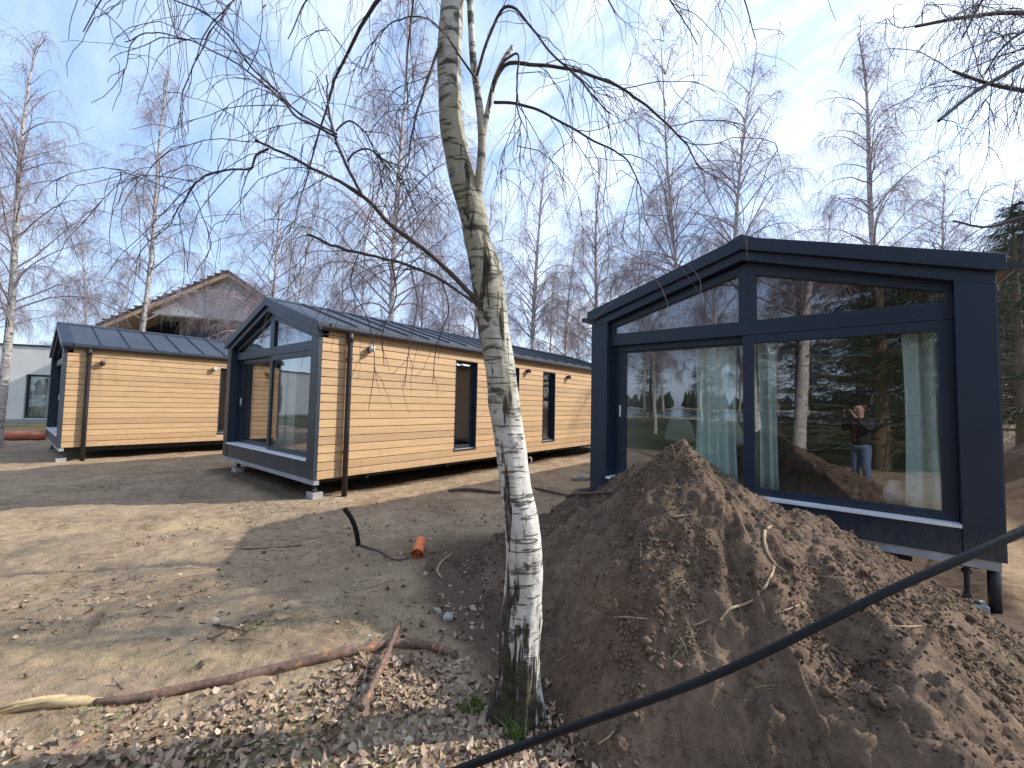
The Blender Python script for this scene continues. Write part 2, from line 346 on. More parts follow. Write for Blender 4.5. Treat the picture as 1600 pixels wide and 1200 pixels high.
def tube_np(Pt, R, sides=3):                        # Pt [K,N,3], R [K,N]
    K, n, _ = Pt.shape
    T = np.empty_like(Pt); T[:, 1:-1] = Pt[:, 2:]-Pt[:, :-2]; T[:, 0] = Pt[:, 1]-Pt[:, 0]; T[:, -1] = Pt[:, -1]-Pt[:, -2]
    T /= np.linalg.norm(T, axis=2, keepdims=True)+1e-9
    mean = Pt[:, -1]-Pt[:, 0]; mean /= np.linalg.norm(mean, axis=1, keepdims=True)+1e-9
    ref = np.where(np.abs(mean[:, 2:3]) > 0.8, np.array([[1.0, 0.13, 0]]), np.array([[0.1, 0.05, 1.0]]))[:, None, :]
    A = np.cross(T, ref); A /= np.linalg.norm(A, axis=2, keepdims=True)+1e-9
    B = np.cross(T, A)
    ang = np.arange(sides)*2*math.pi/sides
    V = Pt[:, :, None, :]+R[:, :, None, None]*(np.cos(ang)[None, None, :, None]*A[:, :, None, :]+np.sin(ang)[None, None, :, None]*B[:, :, None, :])
    V = V.reshape(-1, 3)
    k = np.arange(K)[:, None, None]*n*sides; i = np.arange(n-1)[None, :, None]*sides; j = np.arange(sides)[None, None, :]; j2 = (j+1) % sides
    Fc = np.stack([k+i+j, k+i+j2, k+i+sides+j2, k+i+sides+j], axis=-1).reshape(-1, 4)
    return V, Fc
def empty(name, loc, label, cat, group=None, rz=0.0):
    o = bpy.data.objects.new(name, None); COL.objects.link(o); o.location = loc; o.rotation_euler = (0, 0, rz); o.empty_display_size = 0.2
    return tag(o, label, cat, group)
def resample(pts, n):
    pts = np.asarray(pts, float); d = np.r_[0, np.cumsum(np.linalg.norm(np.diff(pts[:, :3], axis=0), axis=1))]
    # smooth (Catmull-Rom) resampling
    t = np.linspace(0, d[-1], n); out = np.empty((n, pts.shape[1]))
    m = np.gradient(pts, d, axis=0)
    i = np.clip(np.searchsorted(d, t, 'right')-1, 0, len(d)-2); h = (d[i+1]-d[i])[:, None]; u = ((t-d[i])[:, None])/h
    out = (2*u**3-3*u**2+1)*pts[i]+(u**3-2*u**2+u)*h*m[i]+(-2*u**3+3*u**2)*pts[i+1]+(u**3-u**2)*h*m[i+1]
    return out
# ------------------------------------------------------------------ terrain
RIDGES = [[(1.28, 3.04, 1.245), (1.05, 3.5, 0.98), (0.72, 3.9, 0.74), (0.25, 4.1, 0.45), (-0.2, 4.25, 0.22)],
          [(1.28, 3.04, 1.245), (1.60, 3.03, 1.00), (1.92, 3.04, 0.77), (2.16, 2.95, 0.77), (2.45, 2.95, 0.57), (2.9, 2.95, 0.24), (3.5, 2.8, 0.0)],
          [(1.98, 3.05, 0.74), (1.86, 2.70, 0.73), (1.77, 2.42, 0.73), (1.68, 2.05, 0.61), (1.62, 1.72, 0.49), (1.54, 1.42, 0.39), (1.45, 1.1, 0.25)],
          [(1.28, 3.04, 1.235), (1.25, 2.62, 0.95), (1.16, 2.25, 0.63), (1.10, 1.8, 0.28), (1.0, 1.4, 0.0)]]
RSLOPE = [0.84, 0.86, 1.2, 1.0]
def heap_base(r, w):
    r = np.asarray(r, float); w = np.asarray(w, float); best = np.full(np.broadcast(r, w).shape, -1e3); acc = 0
    wob = 0.10*fbm(r*1.3+3, w*1.3, 0, 3)
    for rd, sl in zip(RIDGES, RSLOPE):
        for a, b in zip(rd[:-1], rd[1:]):
            dx, dy = b[0]-a[0], b[1]-a[1]; t = np.clip(((r-a[0])*dx+(w-a[1])*dy)/(dx*dx+dy*dy), 0, 1)
            d = np.hypot(r-a[0]-t*dx, w-a[1]-t*dy); sl_ = np.where(r > a[0]+t*dx, np.where(w < a[1]+t*dy-0.12, 0.72, 0.62), sl); h = a[2]+t*(b[2]-a[2])-sl_*(np.sqrt(d*d+0.0016)-0.04)*(1+wob)
            acc = acc+np.exp(h*16)
    return np.log(acc+1e-9)/16-0.42*smooth(0.62, -0.25, r)*smooth(3.5, 2.5, w)
def heap_h(r, w):
    h = heap_base(r, w); k = smooth(-0.05, 0.25, h); r = np.asarray(r, float); w = np.asarray(w, float)
    n = fbm(r*2.6, w*2.6, 1.7, 3)*0.055
    c = np.abs(vnoise(r*8, w*8, 4.1)); c2 = fbm(r*19, w*19, 2.2, 4, 0.62)
    an = np.arctan2(w-2.9, r-1.5); st = fbm(an*13, np.hypot(w-2.9, r-1.5)*2.2, 6.0, 3, 0.6)
    lump = np.clip(fbm(r*6.5, w*6.5, 8.8, 3, 0.6), -0.5, 1.2)
    return h+k*(n+0.018*st+0.026*lump)+(0.35+0.65*k)*(0.010*(c-0.4)+0.020*c2)+0.011*np.abs(fbm(r*48, w*48, 0.3, 2))

def ground_h(r, w):
    r = np.asarray(r, float); w = np.asarray(w, float); d = np.hypot(r, w)
    h = 0.05*fbm(r*0.35, w*0.35, 0, 3)*smooth(1.5, 5, d)
    h = h+0.018*fbm(r*2.1, w*2.6, 3.3, 4)+0.012*fbm(r*11, w*14, 1.1, 3)*smooth(60, 6, d)
    h = h+0.004*fbm(r*38, w*44, 5.1, 2)*smooth(9, 3, d)
    # tyre ruts running left to right across the yard
    q = (w-4.05-0.12*(r+3)); rut = np.exp(-(q/0.14)**2)+np.exp(-((q-1.25)/0.16)**2)
    h = h-0.040*rut*smooth(-0.6, -1.8, r)*smooth(-13, -8, r)
    x, y = cy*r-sy*w, sy*r+cy*w
    # bank of earth right of the right-hand cabin
    h = h+1.15*smooth(1.6, 3.6, x)*smooth(6.2, 8.2, y)*(1+0.25*fbm(r*1.2, w*1.2, 7, 3))
    # spoil at the far end of the middle cabin
    e = np.hypot((x+5.7)/1.3, (y-12.6)/1.6); h = h+0.46*smooth(1, 0, e)*(1+0.4*fbm(r*2.5, w*2.5, 2, 3))
    # hollow under the right-hand cabin, low shore behind the viewer
    h = h-0.16*smooth(5.0, 5.6, y)*smooth(9, 7, y)*smooth(-2.6, -1.6, x)*smooth(1.25, 0.7, x)
    h = h-1.3*smooth(-62, -80, y)
    return h
def top_h(r, w): return np.maximum(ground_h(r, w), heap_h(r, w))
def surf(u, v, lift=0.0, far=40.0):
    d = MC @ np.array([(u-800)/F, -(v-600)/F, -1.0]); t = np.arange(0.8, far, 0.02)
    pts = CAM[None]+d[None]*t[:, None]; r, w = xy2rw(pts[:, 0], pts[:, 1]); below = pts[:, 2]-top_h(r, w)-lift < 0
    i = int(np.argmax(below)) if below.any() else len(t)-1
    return pts[i]
def gz(x, y):
    r, w = xy2rw(x, y); return float(ground_h(r, w))
def build_ground():
    rad = [0.0]; d = 0.35
    while d < 900: rad.append(d); d *= 1.0062 if 1.1 < d < 16 else (1.03 if d < 60 else 1.09)
    a1 = np.radians(np.linspace(-62, 62, 360)); a2 = np.radians(np.linspace(62, 298, 120)[1:-1]); ang = np.r_[a1, a2]
    rad = np.array(rad); RR, AA = np.meshgrid(rad, ang, indexing='ij')
    r = RR*np.sin(AA); w = RR*np.cos(AA); z = ground_h(r, w); x, y = rw2xy(r, w)
    nr, na = RR.shape; V = np.stack([x, y, z], -1).reshape(-1, 3)
    i = np.arange(nr-1)[:, None]*na; j = np.arange(na)[None, :]; j2 = (j+1) % na
    Fc = np.stack([i+j, i+j2, i+na+j2, i+na+j], -1).reshape(-1, 4)
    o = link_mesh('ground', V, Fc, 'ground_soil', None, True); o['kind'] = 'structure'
    r, w, x, y = [q.ravel() for q in (r, w, x, y)]
    hb = heap_base(r, w); n = fbm(r*0.8, w*0.8, 9, 4)
    dark_soil = np.clip(smooth(-0.75, -0.02, hb)*1.0, 0, 1)*0.9
    dark_soil = np.maximum(dark_soil, 0.62*smooth(0.6, 0.0, np.abs(w-4.6-0.1*r)/3.0)*smooth(-2.8, -0.6, r)*smooth(4, 2, r))  # darker soil across the yard beside the heap
    dark_soil = np.maximum(dark_soil, 0.9*smooth(1.4, 2.2, x)*smooth(5.8, 7, y)*smooth(18, 12, d if False else np.hypot(x, y)))
    dark_soil = np.maximum(dark_soil, 0.8*smooth(2.6, 4.4, y)*smooth(16, 14, y)*(smooth(-3.2, -2.6, x)*smooth(1.3, 1.0, x)))  # darker soil before and under the right-hand cabin
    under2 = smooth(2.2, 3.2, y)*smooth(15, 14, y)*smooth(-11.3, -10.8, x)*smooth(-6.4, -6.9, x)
    dark_soil = np.maximum(dark_soil, 0.75*under2)  # darker soil under the middle cabin and along its front
    sand = 0.75*np.exp(-((w-5.55-0.05*r)/0.62)**2)*smooth(-1.2, -2.6, r)*smooth(-11, -6, r)*(0.7+0.5*n)
    sand = np.maximum(sand, 0.5*np.exp(-((w-2.62)/0.22)**2)*smooth(-1.1, -1.6, r))
    sand = np.maximum(sand, 0.45*np.exp(-((w-9.2)/0.7)**2-((r-0.8)/1.6)**2))
    moss = 0.62*smooth(3.35, 2.6, w)*smooth(1.0, 1.6, w)*smooth(-3.4, -1.4, r)*smooth(0.9, 0.1, r)*(0.75+0.6*n)
    lawn = np.maximum(smooth(-3.6, -5.4, y+0.5*n)*smooth(-50, -46, y), 0.55*smooth(13.5, 17, w)*smooth(-6, -12, r))
    shore = smooth(-47, -50, y)*smooth(-110, -90, y)
    for nm, a in (('dark_soil', dark_soil), ('sand', sand), ('moss', moss), ('lawn', lawn), ('shore', shore)):
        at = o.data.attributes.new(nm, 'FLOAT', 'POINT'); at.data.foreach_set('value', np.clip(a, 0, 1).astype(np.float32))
    mb = MB(); mb.add([(-700, -64, -0.55), (700, -64, -0.55), (700, -320, -0.55), (-700, -320, -0.55)], [(0, 1, 2, 3)])
    lk = mb.build('lake', 'water'); lk['kind'] = 'structure'
build_ground()
def build_heap():
    gr = np.arange(-1.9, 5.0, 0.014); gw = np.arange(0.75, 6.0, 0.014)
    RR, WW = np.meshgrid(gr, gw, indexing='ij'); H = np.maximum(heap_h(RR, WW), -0.12)
    x, y = rw2xy(RR, WW); V = np.stack([x, y, H], -1).reshape(-1, 3); n, m = RR.shape
    i = np.arange(n-1)[:, None]*m; j = np.arange(m-1)[None, :]
    Fc = np.stack([i+j, i+m+j, i+m+j+1, i+j+1], -1).reshape(-1, 4)
    keep = (H.reshape(-1)[Fc] > -0.1).any(1); Fc = Fc[keep]
    used = np.unique(Fc); mp_ = np.full(len(V), -1); mp_[used] = np.arange(len(used))
    ox, oy = rw2xy(1.39, 3.0)
    o = link_mesh('soil_heap', V[used], mp_[Fc], 'heap_soil', None, True, (ox, oy, 0))
    tag(o, 'big heap of freshly dug dark brown soil in front of the right-hand cabin', 'soil heap')
    # clods and pebbles of the heap: one uncountable mass
    ico = [(0,0,1),(.894,0,.447),(.276,.851,.447),(-.724,.526,.447),(-.724,-.526,.447),(.276,-.851,.447),(.724,.526,-.447),(-.276,.851,-.447),(-.894,0,-.447),(-.276,-.851,-.447),(.724,-.526,-.447),(0,0,-1)]
    icf = np.array([(0,1,2),(0,2,3),(0,3,4),(0,4,5),(0,5,1),(1,6,2),(2,7,3),(3,8,4),(4,9,5),(5,10,1),(6,7,2),(7,8,3),(8,9,4),(9,10,5),(10,6,1),(6,11,7),(7,11,8),(8,11,9),(9,11,10),(10,11,6)])
    K = 42000
    r = RNG.uniform(-1.2, 4.2, K*3); w = RNG.uniform(1.2, 4.6, K*3); hb = heap_base(r, w)
    dens = smooth(-0.16, 0.1, hb)*(0.10+1.0*smooth(-0.05, 0.55, fbm(r*2.2, w*2.2, 8, 3)+0.32*smooth(1.2, 2.2, r)))
    ok = RNG.random(K*3) < dens; r, w = r[ok][:K], w[ok][:K]; K = len(r)
    s = 0.0030+0.0085*RNG.random(K)**3+0.022*(RNG.random(K) < 0.010)*RNG.random(K)
    z = top_h(r, w)+s*0.25; x, y = rw2xy(r, w)
    sv = np.array(ico)[None]*(0.75+0.5*RNG.random((K, 12, 1)))*s[:, None, None]*(0.7+0.6*RNG.random((K, 1, 3)))
    Vc = (sv+np.stack([x, y, z], -1)[:, None]).reshape(-1, 3)
    Fv = (icf[None]+12*np.arange(K)[:, None, None]).reshape(-1, 3)
    o2 = link_mesh('soil_clods', Vc, Fv, 'heap_soil', None, False); o2['kind'] = 'stuff'; tag(o2, 'loose brown clods and grit strewn over the soil heap', 'clods')
build_heap()
# ------------------------------------------------------------------ cabins
PITCHB = 0.1385; SLOPE = 0.32
def cladding(xo, sgn, L_, z0, z1, openings, parent, y_start=0.07):
    mb = MB(); k = 0; z = z0
    while z < z1-0.02:
        zt = min(z+PITCHB-0.012, z1)
        cuts = sorted([(a, b) for a, b, c, d in openings if c < zt-0.002 and d > z+0.002])
        y = y_start
        for a, b in cuts+[(L_, L_)]:
            if a > y+0.005:
                xa, xb = (xo-0.022, xo) if sgn > 0 else (xo, xo+0.022)
                ch = 0.005
                xi, xf = (xa, xb) if sgn > 0 else (xb, xa)
                pr = [(xi, z), (xf-sgn*ch, z), (xf, z+ch), (xf, zt-ch), (xf-sgn*ch, zt), (xi, zt)]
                if sgn < 0: pr = pr[::-1]
                n = 6; mb.add([(px, y, pz) for px, pz in pr]+[(px, a, pz) for px, pz in pr],
                              [tuple(range(n)), tuple(range(2*n-1, n-1, -1))]+[(i, i+n, (i+1) % n+n, (i+1) % n) for i in range(n)])
            y = max(y, b)
        z += PITCHB; k += 1
    return mb.build('cladding', 'wood', parent)
def backing(xo, sgn, L_, z0, z1, openings, parent):
    mb = MB(); xa, xb = (xo-0.14, xo-0.024) if sgn > 0 else (xo+0.024, xo+0.14); y = 0.16
    for a, b, c, d in sorted(openings)+[(L_, L_, 0, 0)]:
        mb.box(xa, xb, y, a, z0, z1)
        if b > a: mb.box(xa, xb, a, b, z0, c); mb.box(xa, xb, a, b, d, z1)
        y = b
    return mb
def cabin(label, xr, yf, Wd, L_, zb, openings, lamps, pipe_y, pale_lamp=(), side_off=0.0):
    root = empty('cabin', (xr, yf, 0), label, 'cabin')
    xl = -Wd; xc = -Wd/2; za = 3.58
    zt = lambda x: za-SLOPE*abs(x-xc)
    A = 'anthracite'
    def rafter(mb, t0, t1, y0, y1, ov=0.0):         # band below the roof line on both slopes
        e = ov
        mb.prism([(xl-e, zt(xl-e)-t0), (xl-e, zt(xl-e)-t1), (xc, za-t1), (xc, za-t0)], y0, y1)
        mb.prism([(xc, za-t0), (xc, za-t1), (-xl-Wd-Wd if False else 0+e, zt(e)-t1), (e, zt(e)-t0)], y0, y1)
    # portal of posts, bottom panel and stepped verge
    mb = MB(); pw = 0.245
    for a, b, c, d in ((xl, xl+pw, xl+0.026, xl+pw-0.001), (-pw, 0, -pw+0.001, -0.026)):
        mb = MB(); mb.prism([(a, zb), (b, zb), (b, zt(b)-0.264), (a, zt(a)-0.264)], 0, 0.066); mb.box(c, d, 0.062, 0.17, zb, zt(xl)-0.27)
        mb.build('front_post', A, root, bevel=0.006)
    mb = MB(); mb.box(xl+pw, -pw, 0.012, 0.17, zb, 0.609); mb.build('bottom_panel', A, root, bevel=0.005)
    mb = MB(); rafter(mb, 0.151, 0.262, 0.004, 0.17, 0.0); mb.build('inner_verge', A, root, bevel=0.004)
    mb = MB(); rafter(mb, 0.0, 0.150, -0.045, 0.165, 0.055); mb.build('verge_board', A, root, bevel=0.006)
    # deep surround and the glazing
    gi, gz1 = 0.30, 0.66
    lx0, lx1, rx0, rx1 = xl+pw, xc+0.035, xc+0.035, -pw
    top = lambda x: zt(x)-0.262
    y0 = 0.10
    for (a, b, ga, gb) in ((lx0, lx1, xl+0.31, xc-0.055), (rx0, rx1, xc+0.125, -0.285)):
        w_ = [(a, 2.455), (b, 2.455)]
        if b <= xc+0.05:
            outer = [(a, 2.455), (b, 2.455), (b, top(b)-0.0), (a, top(a))]
            inner = [(ga, 2.622), (gb, 2.622), (gb, top(gb)-0.13), (ga, top(ga)-0.085)]
        else:
            outer = [(a, 2.455), (b, 2.455), (b, top(b)), (a, top(a)-0.0)]
            inner = [(ga, 2.622), (gb, 2.622), (gb, top(gb)-0.085), (ga, top(ga)-0.13)]
        f = MB(); f.ring(outer, inner, y0, y0+0.09); fo = f.build('gable_window', A, root, bevel=0.004)
        g = MB(); g.prism(inner, y0+0.035, y0+0.059); g.build('pane', 'glass', fo)
    # sliding door: left leaf runs in the rear track, right leaf is fixed in front
    def leaf(a, b, ga, gb, yy, nm, gz0=0.715, gz1_=2.357):
        f = MB(); f.ring([(a, 0.636), (b, 0.636), (b, 2.453), (a, 2.453)], [(ga, gz0), (gb, gz0), (gb, gz1_), (ga, gz1_)], yy, yy+0.07)
        fo = f.build(nm, A, root, bevel=0.004)
        g = MB(); g.prism([(ga, gz0), (gb, gz0), (gb, gz1_), (ga, gz1_)], yy+0.022, yy+0.046); g.build('pane', 'glass', fo); return fo
    lf = leaf(xl+pw+0.035, xc+0.06, xl+0.43, xc-0.03, 0.205, 'sliding_door')
    rf = leaf(xc-0.015, -pw, xc+0.095, -0.345, 0.105, 'fixed_window')
    h = MB(); h.box(xl+0.345, xl+0.365, 0.185, 0.206, 1.46, 1.62); h.build('handle', 'aluminium', lf, bevel=0.004)
    s = MB(); s.box(xl+pw-0.0, xl+pw+0.036, 0.172, 0.30, 0.617, 2.453); s.box(xl+pw+0.036, xc+0.0, 0.176, 0.30, 2.38, 2.453); s.build('track_frame', A, root)
    s = MB(); s.box(xl+pw+0.002, -pw-0.002, -0.016, 0.28, 0.610, 0.638); s.build('sill_rail', 'aluminium', root, bevel=0.003)
    s = MB(); s.box(xl+0.02, -0.02, 0.03, 0.12, zb-0.085, zb-0.003); s.build('chassis_rail', 'galvanised', root, bevel=0.004)
    # walls
    cladding(0.0, 1, L_, zb, 2.815, openings, root); cladding(xl, -1, L_, zb, 2.815, [], root)
    mb = backing(0.0, 1, L_, zb, 2.83, openings, root); b2 = backing(xl, -1, L_, zb, 2.83, [], root); mb.add(b2.v, b2.f)
    mb.prism([(xl+0.142, zb), (-0.142, zb), (-0.142, 2.83), (xc, za-0.12), (xl+0.142, 2.83)], L_-0.12, L_-0.01)
    mb.prism([(xl+0.142, zb+0.2), (-0.142, zb+0.2), (-0.142, 2.83), (xc, za-0.14), (xl+0.142, 2.83)], 4.6, 4.7)
    mb.build('inner_wall', 'inner_wall', root)
    mb = MB(); mb.box(xl+0.142, -0.142, 0.32, L_-0.13, zb+0.002, 0.612); mb.build('floor', 'inner_floor', root)
    mb = MB()
    for xx in (xl+0.6, -0.6): mb.box(xx-0.05, xx+0.05, 0.15, L_-0.1, zb-0.16, zb-0.002)
    for yy in np.arange(1.0, L_, 1.9): mb.box(xl+0.1, -0.1, yy, yy+0.06, zb-0.10, zb-0.004)
    mb.build('chassis_beam', 'gutter_dark', root)
    # corner strip
    mb = MB(); mb.box(-0.018, 0.006, 0.004, 0.069, zb+0.002, zt(xl)-0.27); mb.build('corner_strip', 'roof_metal', root)
    # roof with standing seams
    ov = 0.075; mb = MB()
    mb.prism([(xl-ov, zt(xl-ov)-0.10), (xl-ov, zt(xl-ov)-0.006), (xc, za-0.006), (xc, za-0.11)][::-1], 0.167, L_+0.06)
    mb.prism([(xc, za-0.11), (xc, za-0.006), (ov, zt(ov)-0.006), (ov, zt(ov)-0.10)][::-1], 0.167, L_+0.06)
    y = 0.62
    while y < L_:
        mb.prism([(xc+0.03, za-0.0116), (xc+0.03, za+0.018), (ov, zt(ov)+0.024), (ov, zt(ov)-0.004)][::-1], y, y+0.018)
        mb.prism([(xl-ov, zt(xl-ov)-0.004), (xl-ov, zt(xl-ov)+0.024), (xc-0.03, za+0.018), (xc-0.03, za-0.0116)][::-1], y, y+0.018); y += 0.53
    mb.prism([(xc-0.13, za-0.035), (xc, za+0.026), (xc+0.13, za-0.035), (xc, za-0.02)], -0.046, L_+0.062)
    mb.build('roof', 'roof_metal', root)
    # gutters and downpipe
    gu = MB(); gzz = zt(0.0)-0.10
    for sg, xx in ((1, 0.078), (-1, xl-0.078)):
        th = np.linspace(math.pi, 2*math.pi, 9); ro, ri = 0.062, 0.054
        pr = [(xx+ro*math.cos(a), gzz+ro*math.sin(a)) for a in th]+[(xx+ri*math.cos(a), gzz+0.002+ri*math.sin(a)) for a in th[::-1]]
        n = len(pr); vs = [(a, -0.02, b) for a, b in pr]+[(a, L_+0.05, b) for a, b in pr]
        gu.add(vs, [tuple(range(n)), tuple(range(2*n-1, n-1, -1))]+[(i, i+n, (i+1) % n+n, (i+1) % n) for i in range(n)])
        gu.box(xx-0.064, xx+0.064, -0.034, -0.016, gzz-0.058, gzz+0.004)
        for yy in np.arange(0.5, L_, 0.8): gu.box(xx-0.066, xx+0.066, yy, yy+0.03, gzz+0.003, gzz+0.010)
    gu.build('gutter', 'gutter_dark', root)
    px = 0.075
    dp = MB()
    if not pipe_y: px, pipe_y = -0.045, 0.16; dp.tube([(px, pipe_y, zb-0.004), (px, pipe_y, -0.15)], 0.042, 16); dp.build('downpipe', 'gutter_dark', root, True); zs = ()
    else: zs = (0.75, 2.3)
    if zs: dp.tube([(px, pipe_y, gzz-0.05), (px, pipe_y, gzz-0.16), (px, pipe_y, 1.2), (px, pipe_y, 0.02)], [0.052, 0.045, 0.045, 0.045], 16); dp.tube([(px, pipe_y, gzz-0.04), (px, pipe_y, gzz-0.2)], 0.053, 16)
    do = dp.build('downpipe', 'pipe_brown', root, True) if zs else None
    for z in zs:
        k = MB(); k.tube([(px, pipe_y, z), (px, pipe_y, z+0.03)], 0.052, 16); k.box(-0.002, px-0.04, pipe_y-0.012, pipe_y+0.012, z+0.004, z+0.026); k.build('bracket', 'gutter_dark', do)
    # side windows
    for a, b, c, d in openings:
        f = MB(); dep = 0.10
        y0_, y1_ = a, b
        # frame ring in the YZ plane, set back in the wall
        for (p, q, r_, s_) in ((a, a+0.06, c, d), (b-0.06, b, c, d), (a+0.06, b-0.06, c, c+0.07), (a+0.06, b-0.06, d-0.06, d)): f.box(-dep-0.05, -dep+0.01, p, q, r_, s_)
        for (p, q, r_, s_) in ((a, a+0.012, c, d), (b-0.012, b, c, d), (a+0.012, b-0.012, d-0.012, d)): f.box(-dep+0.011, 0.008, p, q, r_, s_)
        fo = f.build('side_window', A, root)
        g = MB(); g.box(-dep-0.03, -dep-0.006, a+0.06, b-0.06, c+0.07, d-0.06); g.build('pane', 'glass', fo)
        g = MB(); g.box(-dep+0.011, 0.028, a-0.01, b+0.01, c-0.022, c-0.003); g.build('sill', 'roof_metal', fo)
    for (ly, lz, pale) in lamps:
        l = MB(); l.box(0.001, 0.03, ly-0.035, ly+0.035, lz-0.05, lz+0.05); lo = l.build('wall_lamp', 'lamp_metal', root, bevel=0.004)
        h = MB(); h.tube([(0.10, ly, lz+0.055), (0.085, ly, lz-0.045)], [0.045, 0.052], 16); h.tube([(0.02, ly, lz+0.01), (0.06, ly, lz+0.01)], 0.012, 8); h.build('lamp_head', 'lamp_pale' if pale else 'lamp_metal', lo, True)
    return root
H2 = cabin('middle timber-clad cabin with three slim side windows and the round-tree birch before it'.replace('the round-tree birch before it', 'its lit side wall behind the birch'), -6.565, 3.118, 4.30, 11.4, 0.3305,
           [(3.02, 3.69, 0.60, 2.545), (4.62, 5.25, 0.60, 2.545), (6.34, 6.96, 0.60, 2.53)], [(0.91, 2.52, True), (5.57, 2.49, False), (7.61, 2.46, False)], 0.505)
H1 = cabin('timber-clad cabin farthest left, its wooden side wall without slim windows', -14.47, 0.81, 4.30, 11.4, 0.3505,
           [(3.19, 4.1, 0.59, 2.51)], [(0.67, 2.42, False), (3.02, 2.46, True)], 0.43)
H3 = cabin('right-hand cabin seen from its dark blue glazed gable, behind the soil heap', 1.015, 5.262, 3.835, 9.0, 0.3705,
           [], [], 0)
# ------------------------------------------------------------------ things in and under the cabins
def jack(x, y, ztop, label):
    z0 = gz(x, y)
    root = empty('support_jack', (x, y, z0-0.01), label, 'support jack', 'jacks under the cabins'); h = ztop-z0+0.01
    b = MB(); b.box(-0.115, 0.115, -0.085, 0.085, 0, 0.105); b.build('concrete_block', 'concrete', root, bevel=0.008)
    p = MB(); p.box(-0.07, 0.07, -0.06, 0.06, 0.106, 0.118); p.add([(-0.03, -0.03, 0.119), (0.03, -0.03, 0.119), (0.03, 0.03, 0.119), (-0.03, 0.03, 0.119), (-0.018, -0.018, 0.17), (0.018, -0.018, 0.17), (0.018, 0.018, 0.17), (-0.018, 0.018, 0.17)], [(0,1,5,4),(1,2,6,5),(2,3,7,6),(3,0,4,7),(4,5,6,7)]); p.build('foot_plate', 'gutter_dark', root)
    t = MB(); t.tube([(0, 0, 0.165), (0, 0, h-0.012)], 0.018, 12); t.tube([(0, 0, h-0.07), (0, 0, h-0.04)], 0.034, 6); t.build('screw', 'gutter_dark', root)
    k = MB(); k.box(-0.065, 0.065, -0.05, 0.05, h-0.011, h); k.build('head_plate', 'gutter_dark', root)
jack(0.80, 5.36, 0.2855, 'support jack on a concrete block under the near corner of the right-hand cabin')
jack(-6.68, 3.22, 0.2455, 'support jack on a pale block under the near right corner of the middle cabin')
jack(-10.1, 3.20, 0.2455, 'support jack under the near left corner of the middle cabin')
jack(-14.62, 0.90, 0.2655, 'support jack on a pale block beside the downpipe of the leftmost cabin')
jack(-17.6, 0.90, 0.2655, 'support jack under the far left front corner of the leftmost cabin')
def curtain(x0, x1, y, z0, z1, waves, label, m, amp=0.035):
    n = 60; xs = np.linspace(0, 1, n); V = []; zs = np.linspace(0, 1, 9)
    for zz in zs:
        sp = 1.0-0.10*math.sin(zz*3.14)
        for q in xs:
            xx = x0+(x1-x0)*(0.5+(q-0.5)*sp); yy = y+amp*math.sin(q*waves*6.283+0.6*math.sin(zz*2))+0.012*math.sin(q*31+zz*3)
            V.append((xx, yy, z0+(z1-z0)*zz))
    V = np.array(V); Fc = [(i*n+j, i*n+j+1, (i+1)*n+j+1, (i+1)*n+j) for i in range(8) for j in range(n-1)]
    o = link_mesh('curtain', V, Fc, m, None, True, ((x0+x1)/2, y, z0)); sm = o.modifiers.new('thickness', 'SOLIDIFY'); sm.thickness = 0.003
    return tag(o, label, 'curtain', 'curtains behind the glass')
Y3 = 5.262
curtain(-1.52, -1.02, Y3+0.37, 0.625, 2.50, 4.5, 'mint curtain behind the left pane of the right-hand cabin', 'curtain_mint')
curtain(-0.86, -0.60, Y3+0.33, 0.625, 2.50, 2.5, 'narrow mint curtain just right of the centre mullion of the right-hand cabin', 'curtain_mint')
curtain(0.44, 0.86, Y3+0.30, 0.625, 2.50, 3.0, 'mint curtain at the right edge of the right-hand cabin window', 'curtain_mint')
Y2 = 3.118
curtain(-9.15, -8.92, Y2+0.50, 0.585, 2.48, 2.5, 'pale curtain left of the mullion in the middle cabin', 'curtain_white')
curtain(-8.72, -8.35, Y2+0.46, 0.585, 2.48, 3.5, 'pale curtain right of the mullion in the middle cabin', 'curtain_white')
curtain(-7.62, -6.95, Y2+0.46, 0.585, 2.48, 5.0, 'pale curtain at the right edge of the middle cabin window', 'curtain_white')
def chair(x, y, rz, label):
    root = empty('chair', (x, y, 0.612), label, 'chair', 'pale dining chairs in the right-hand cabin', rz)
    m = MB()                                        # moulded shell: backrest flowing into the seat
    prof = [(-0.21, 0.44, 0.19), (0.02, 0.43, 0.23), (0.17, 0.45, 0.24), (0.21, 0.52, 0.23), (0.235, 0.66, 0.20), (0.255, 0.80, 0.155), (0.26, 0.83, 0.11)]
    V = []; nn = 9
    for (py, pz, hw) in prof:
        for i in range(nn):
            q = i/(nn-1)*2-1; V.append((q*hw, py-0.03*q*q*(1 if pz > 0.5 else 0), pz+0.04*q*q*(1 if pz < 0.5 else 0)))
    Fc = [(i*nn+j, i*nn+j+1, (i+1)*nn+j+1, (i+1)*nn+j) for i in range(len(prof)-1) for j in range(nn-1)]
    o = link_mesh('seat_shell', V, Fc, 'chair_shell', root, True); s = o.modifiers.new('t', 'SOLIDIFY'); s.thickness = 0.012; sb = o.modifiers.new('s', 'SUBSURF'); sb.levels = 1; sb.render_levels = 2
    for sx in (-1, 1):
        for sy_ in (-1, 1):
            l = MB(); l.tube([(sx*0.13, sy_*0.12, 0.43), (sx*0.21, sy_*0.21, 0.0)], [0.016, 0.011], 8); l.build('leg', 'dark_wood', root, True)
chair(-2.02, Y3+1.55, math.pi+0.1, 'pale moulded chair behind the left pane, farther from the curtain')
chair(-1.30, Y3+1.60, math.pi-0.15, 'pale moulded chair behind the left pane, half hidden by the mint curtain')
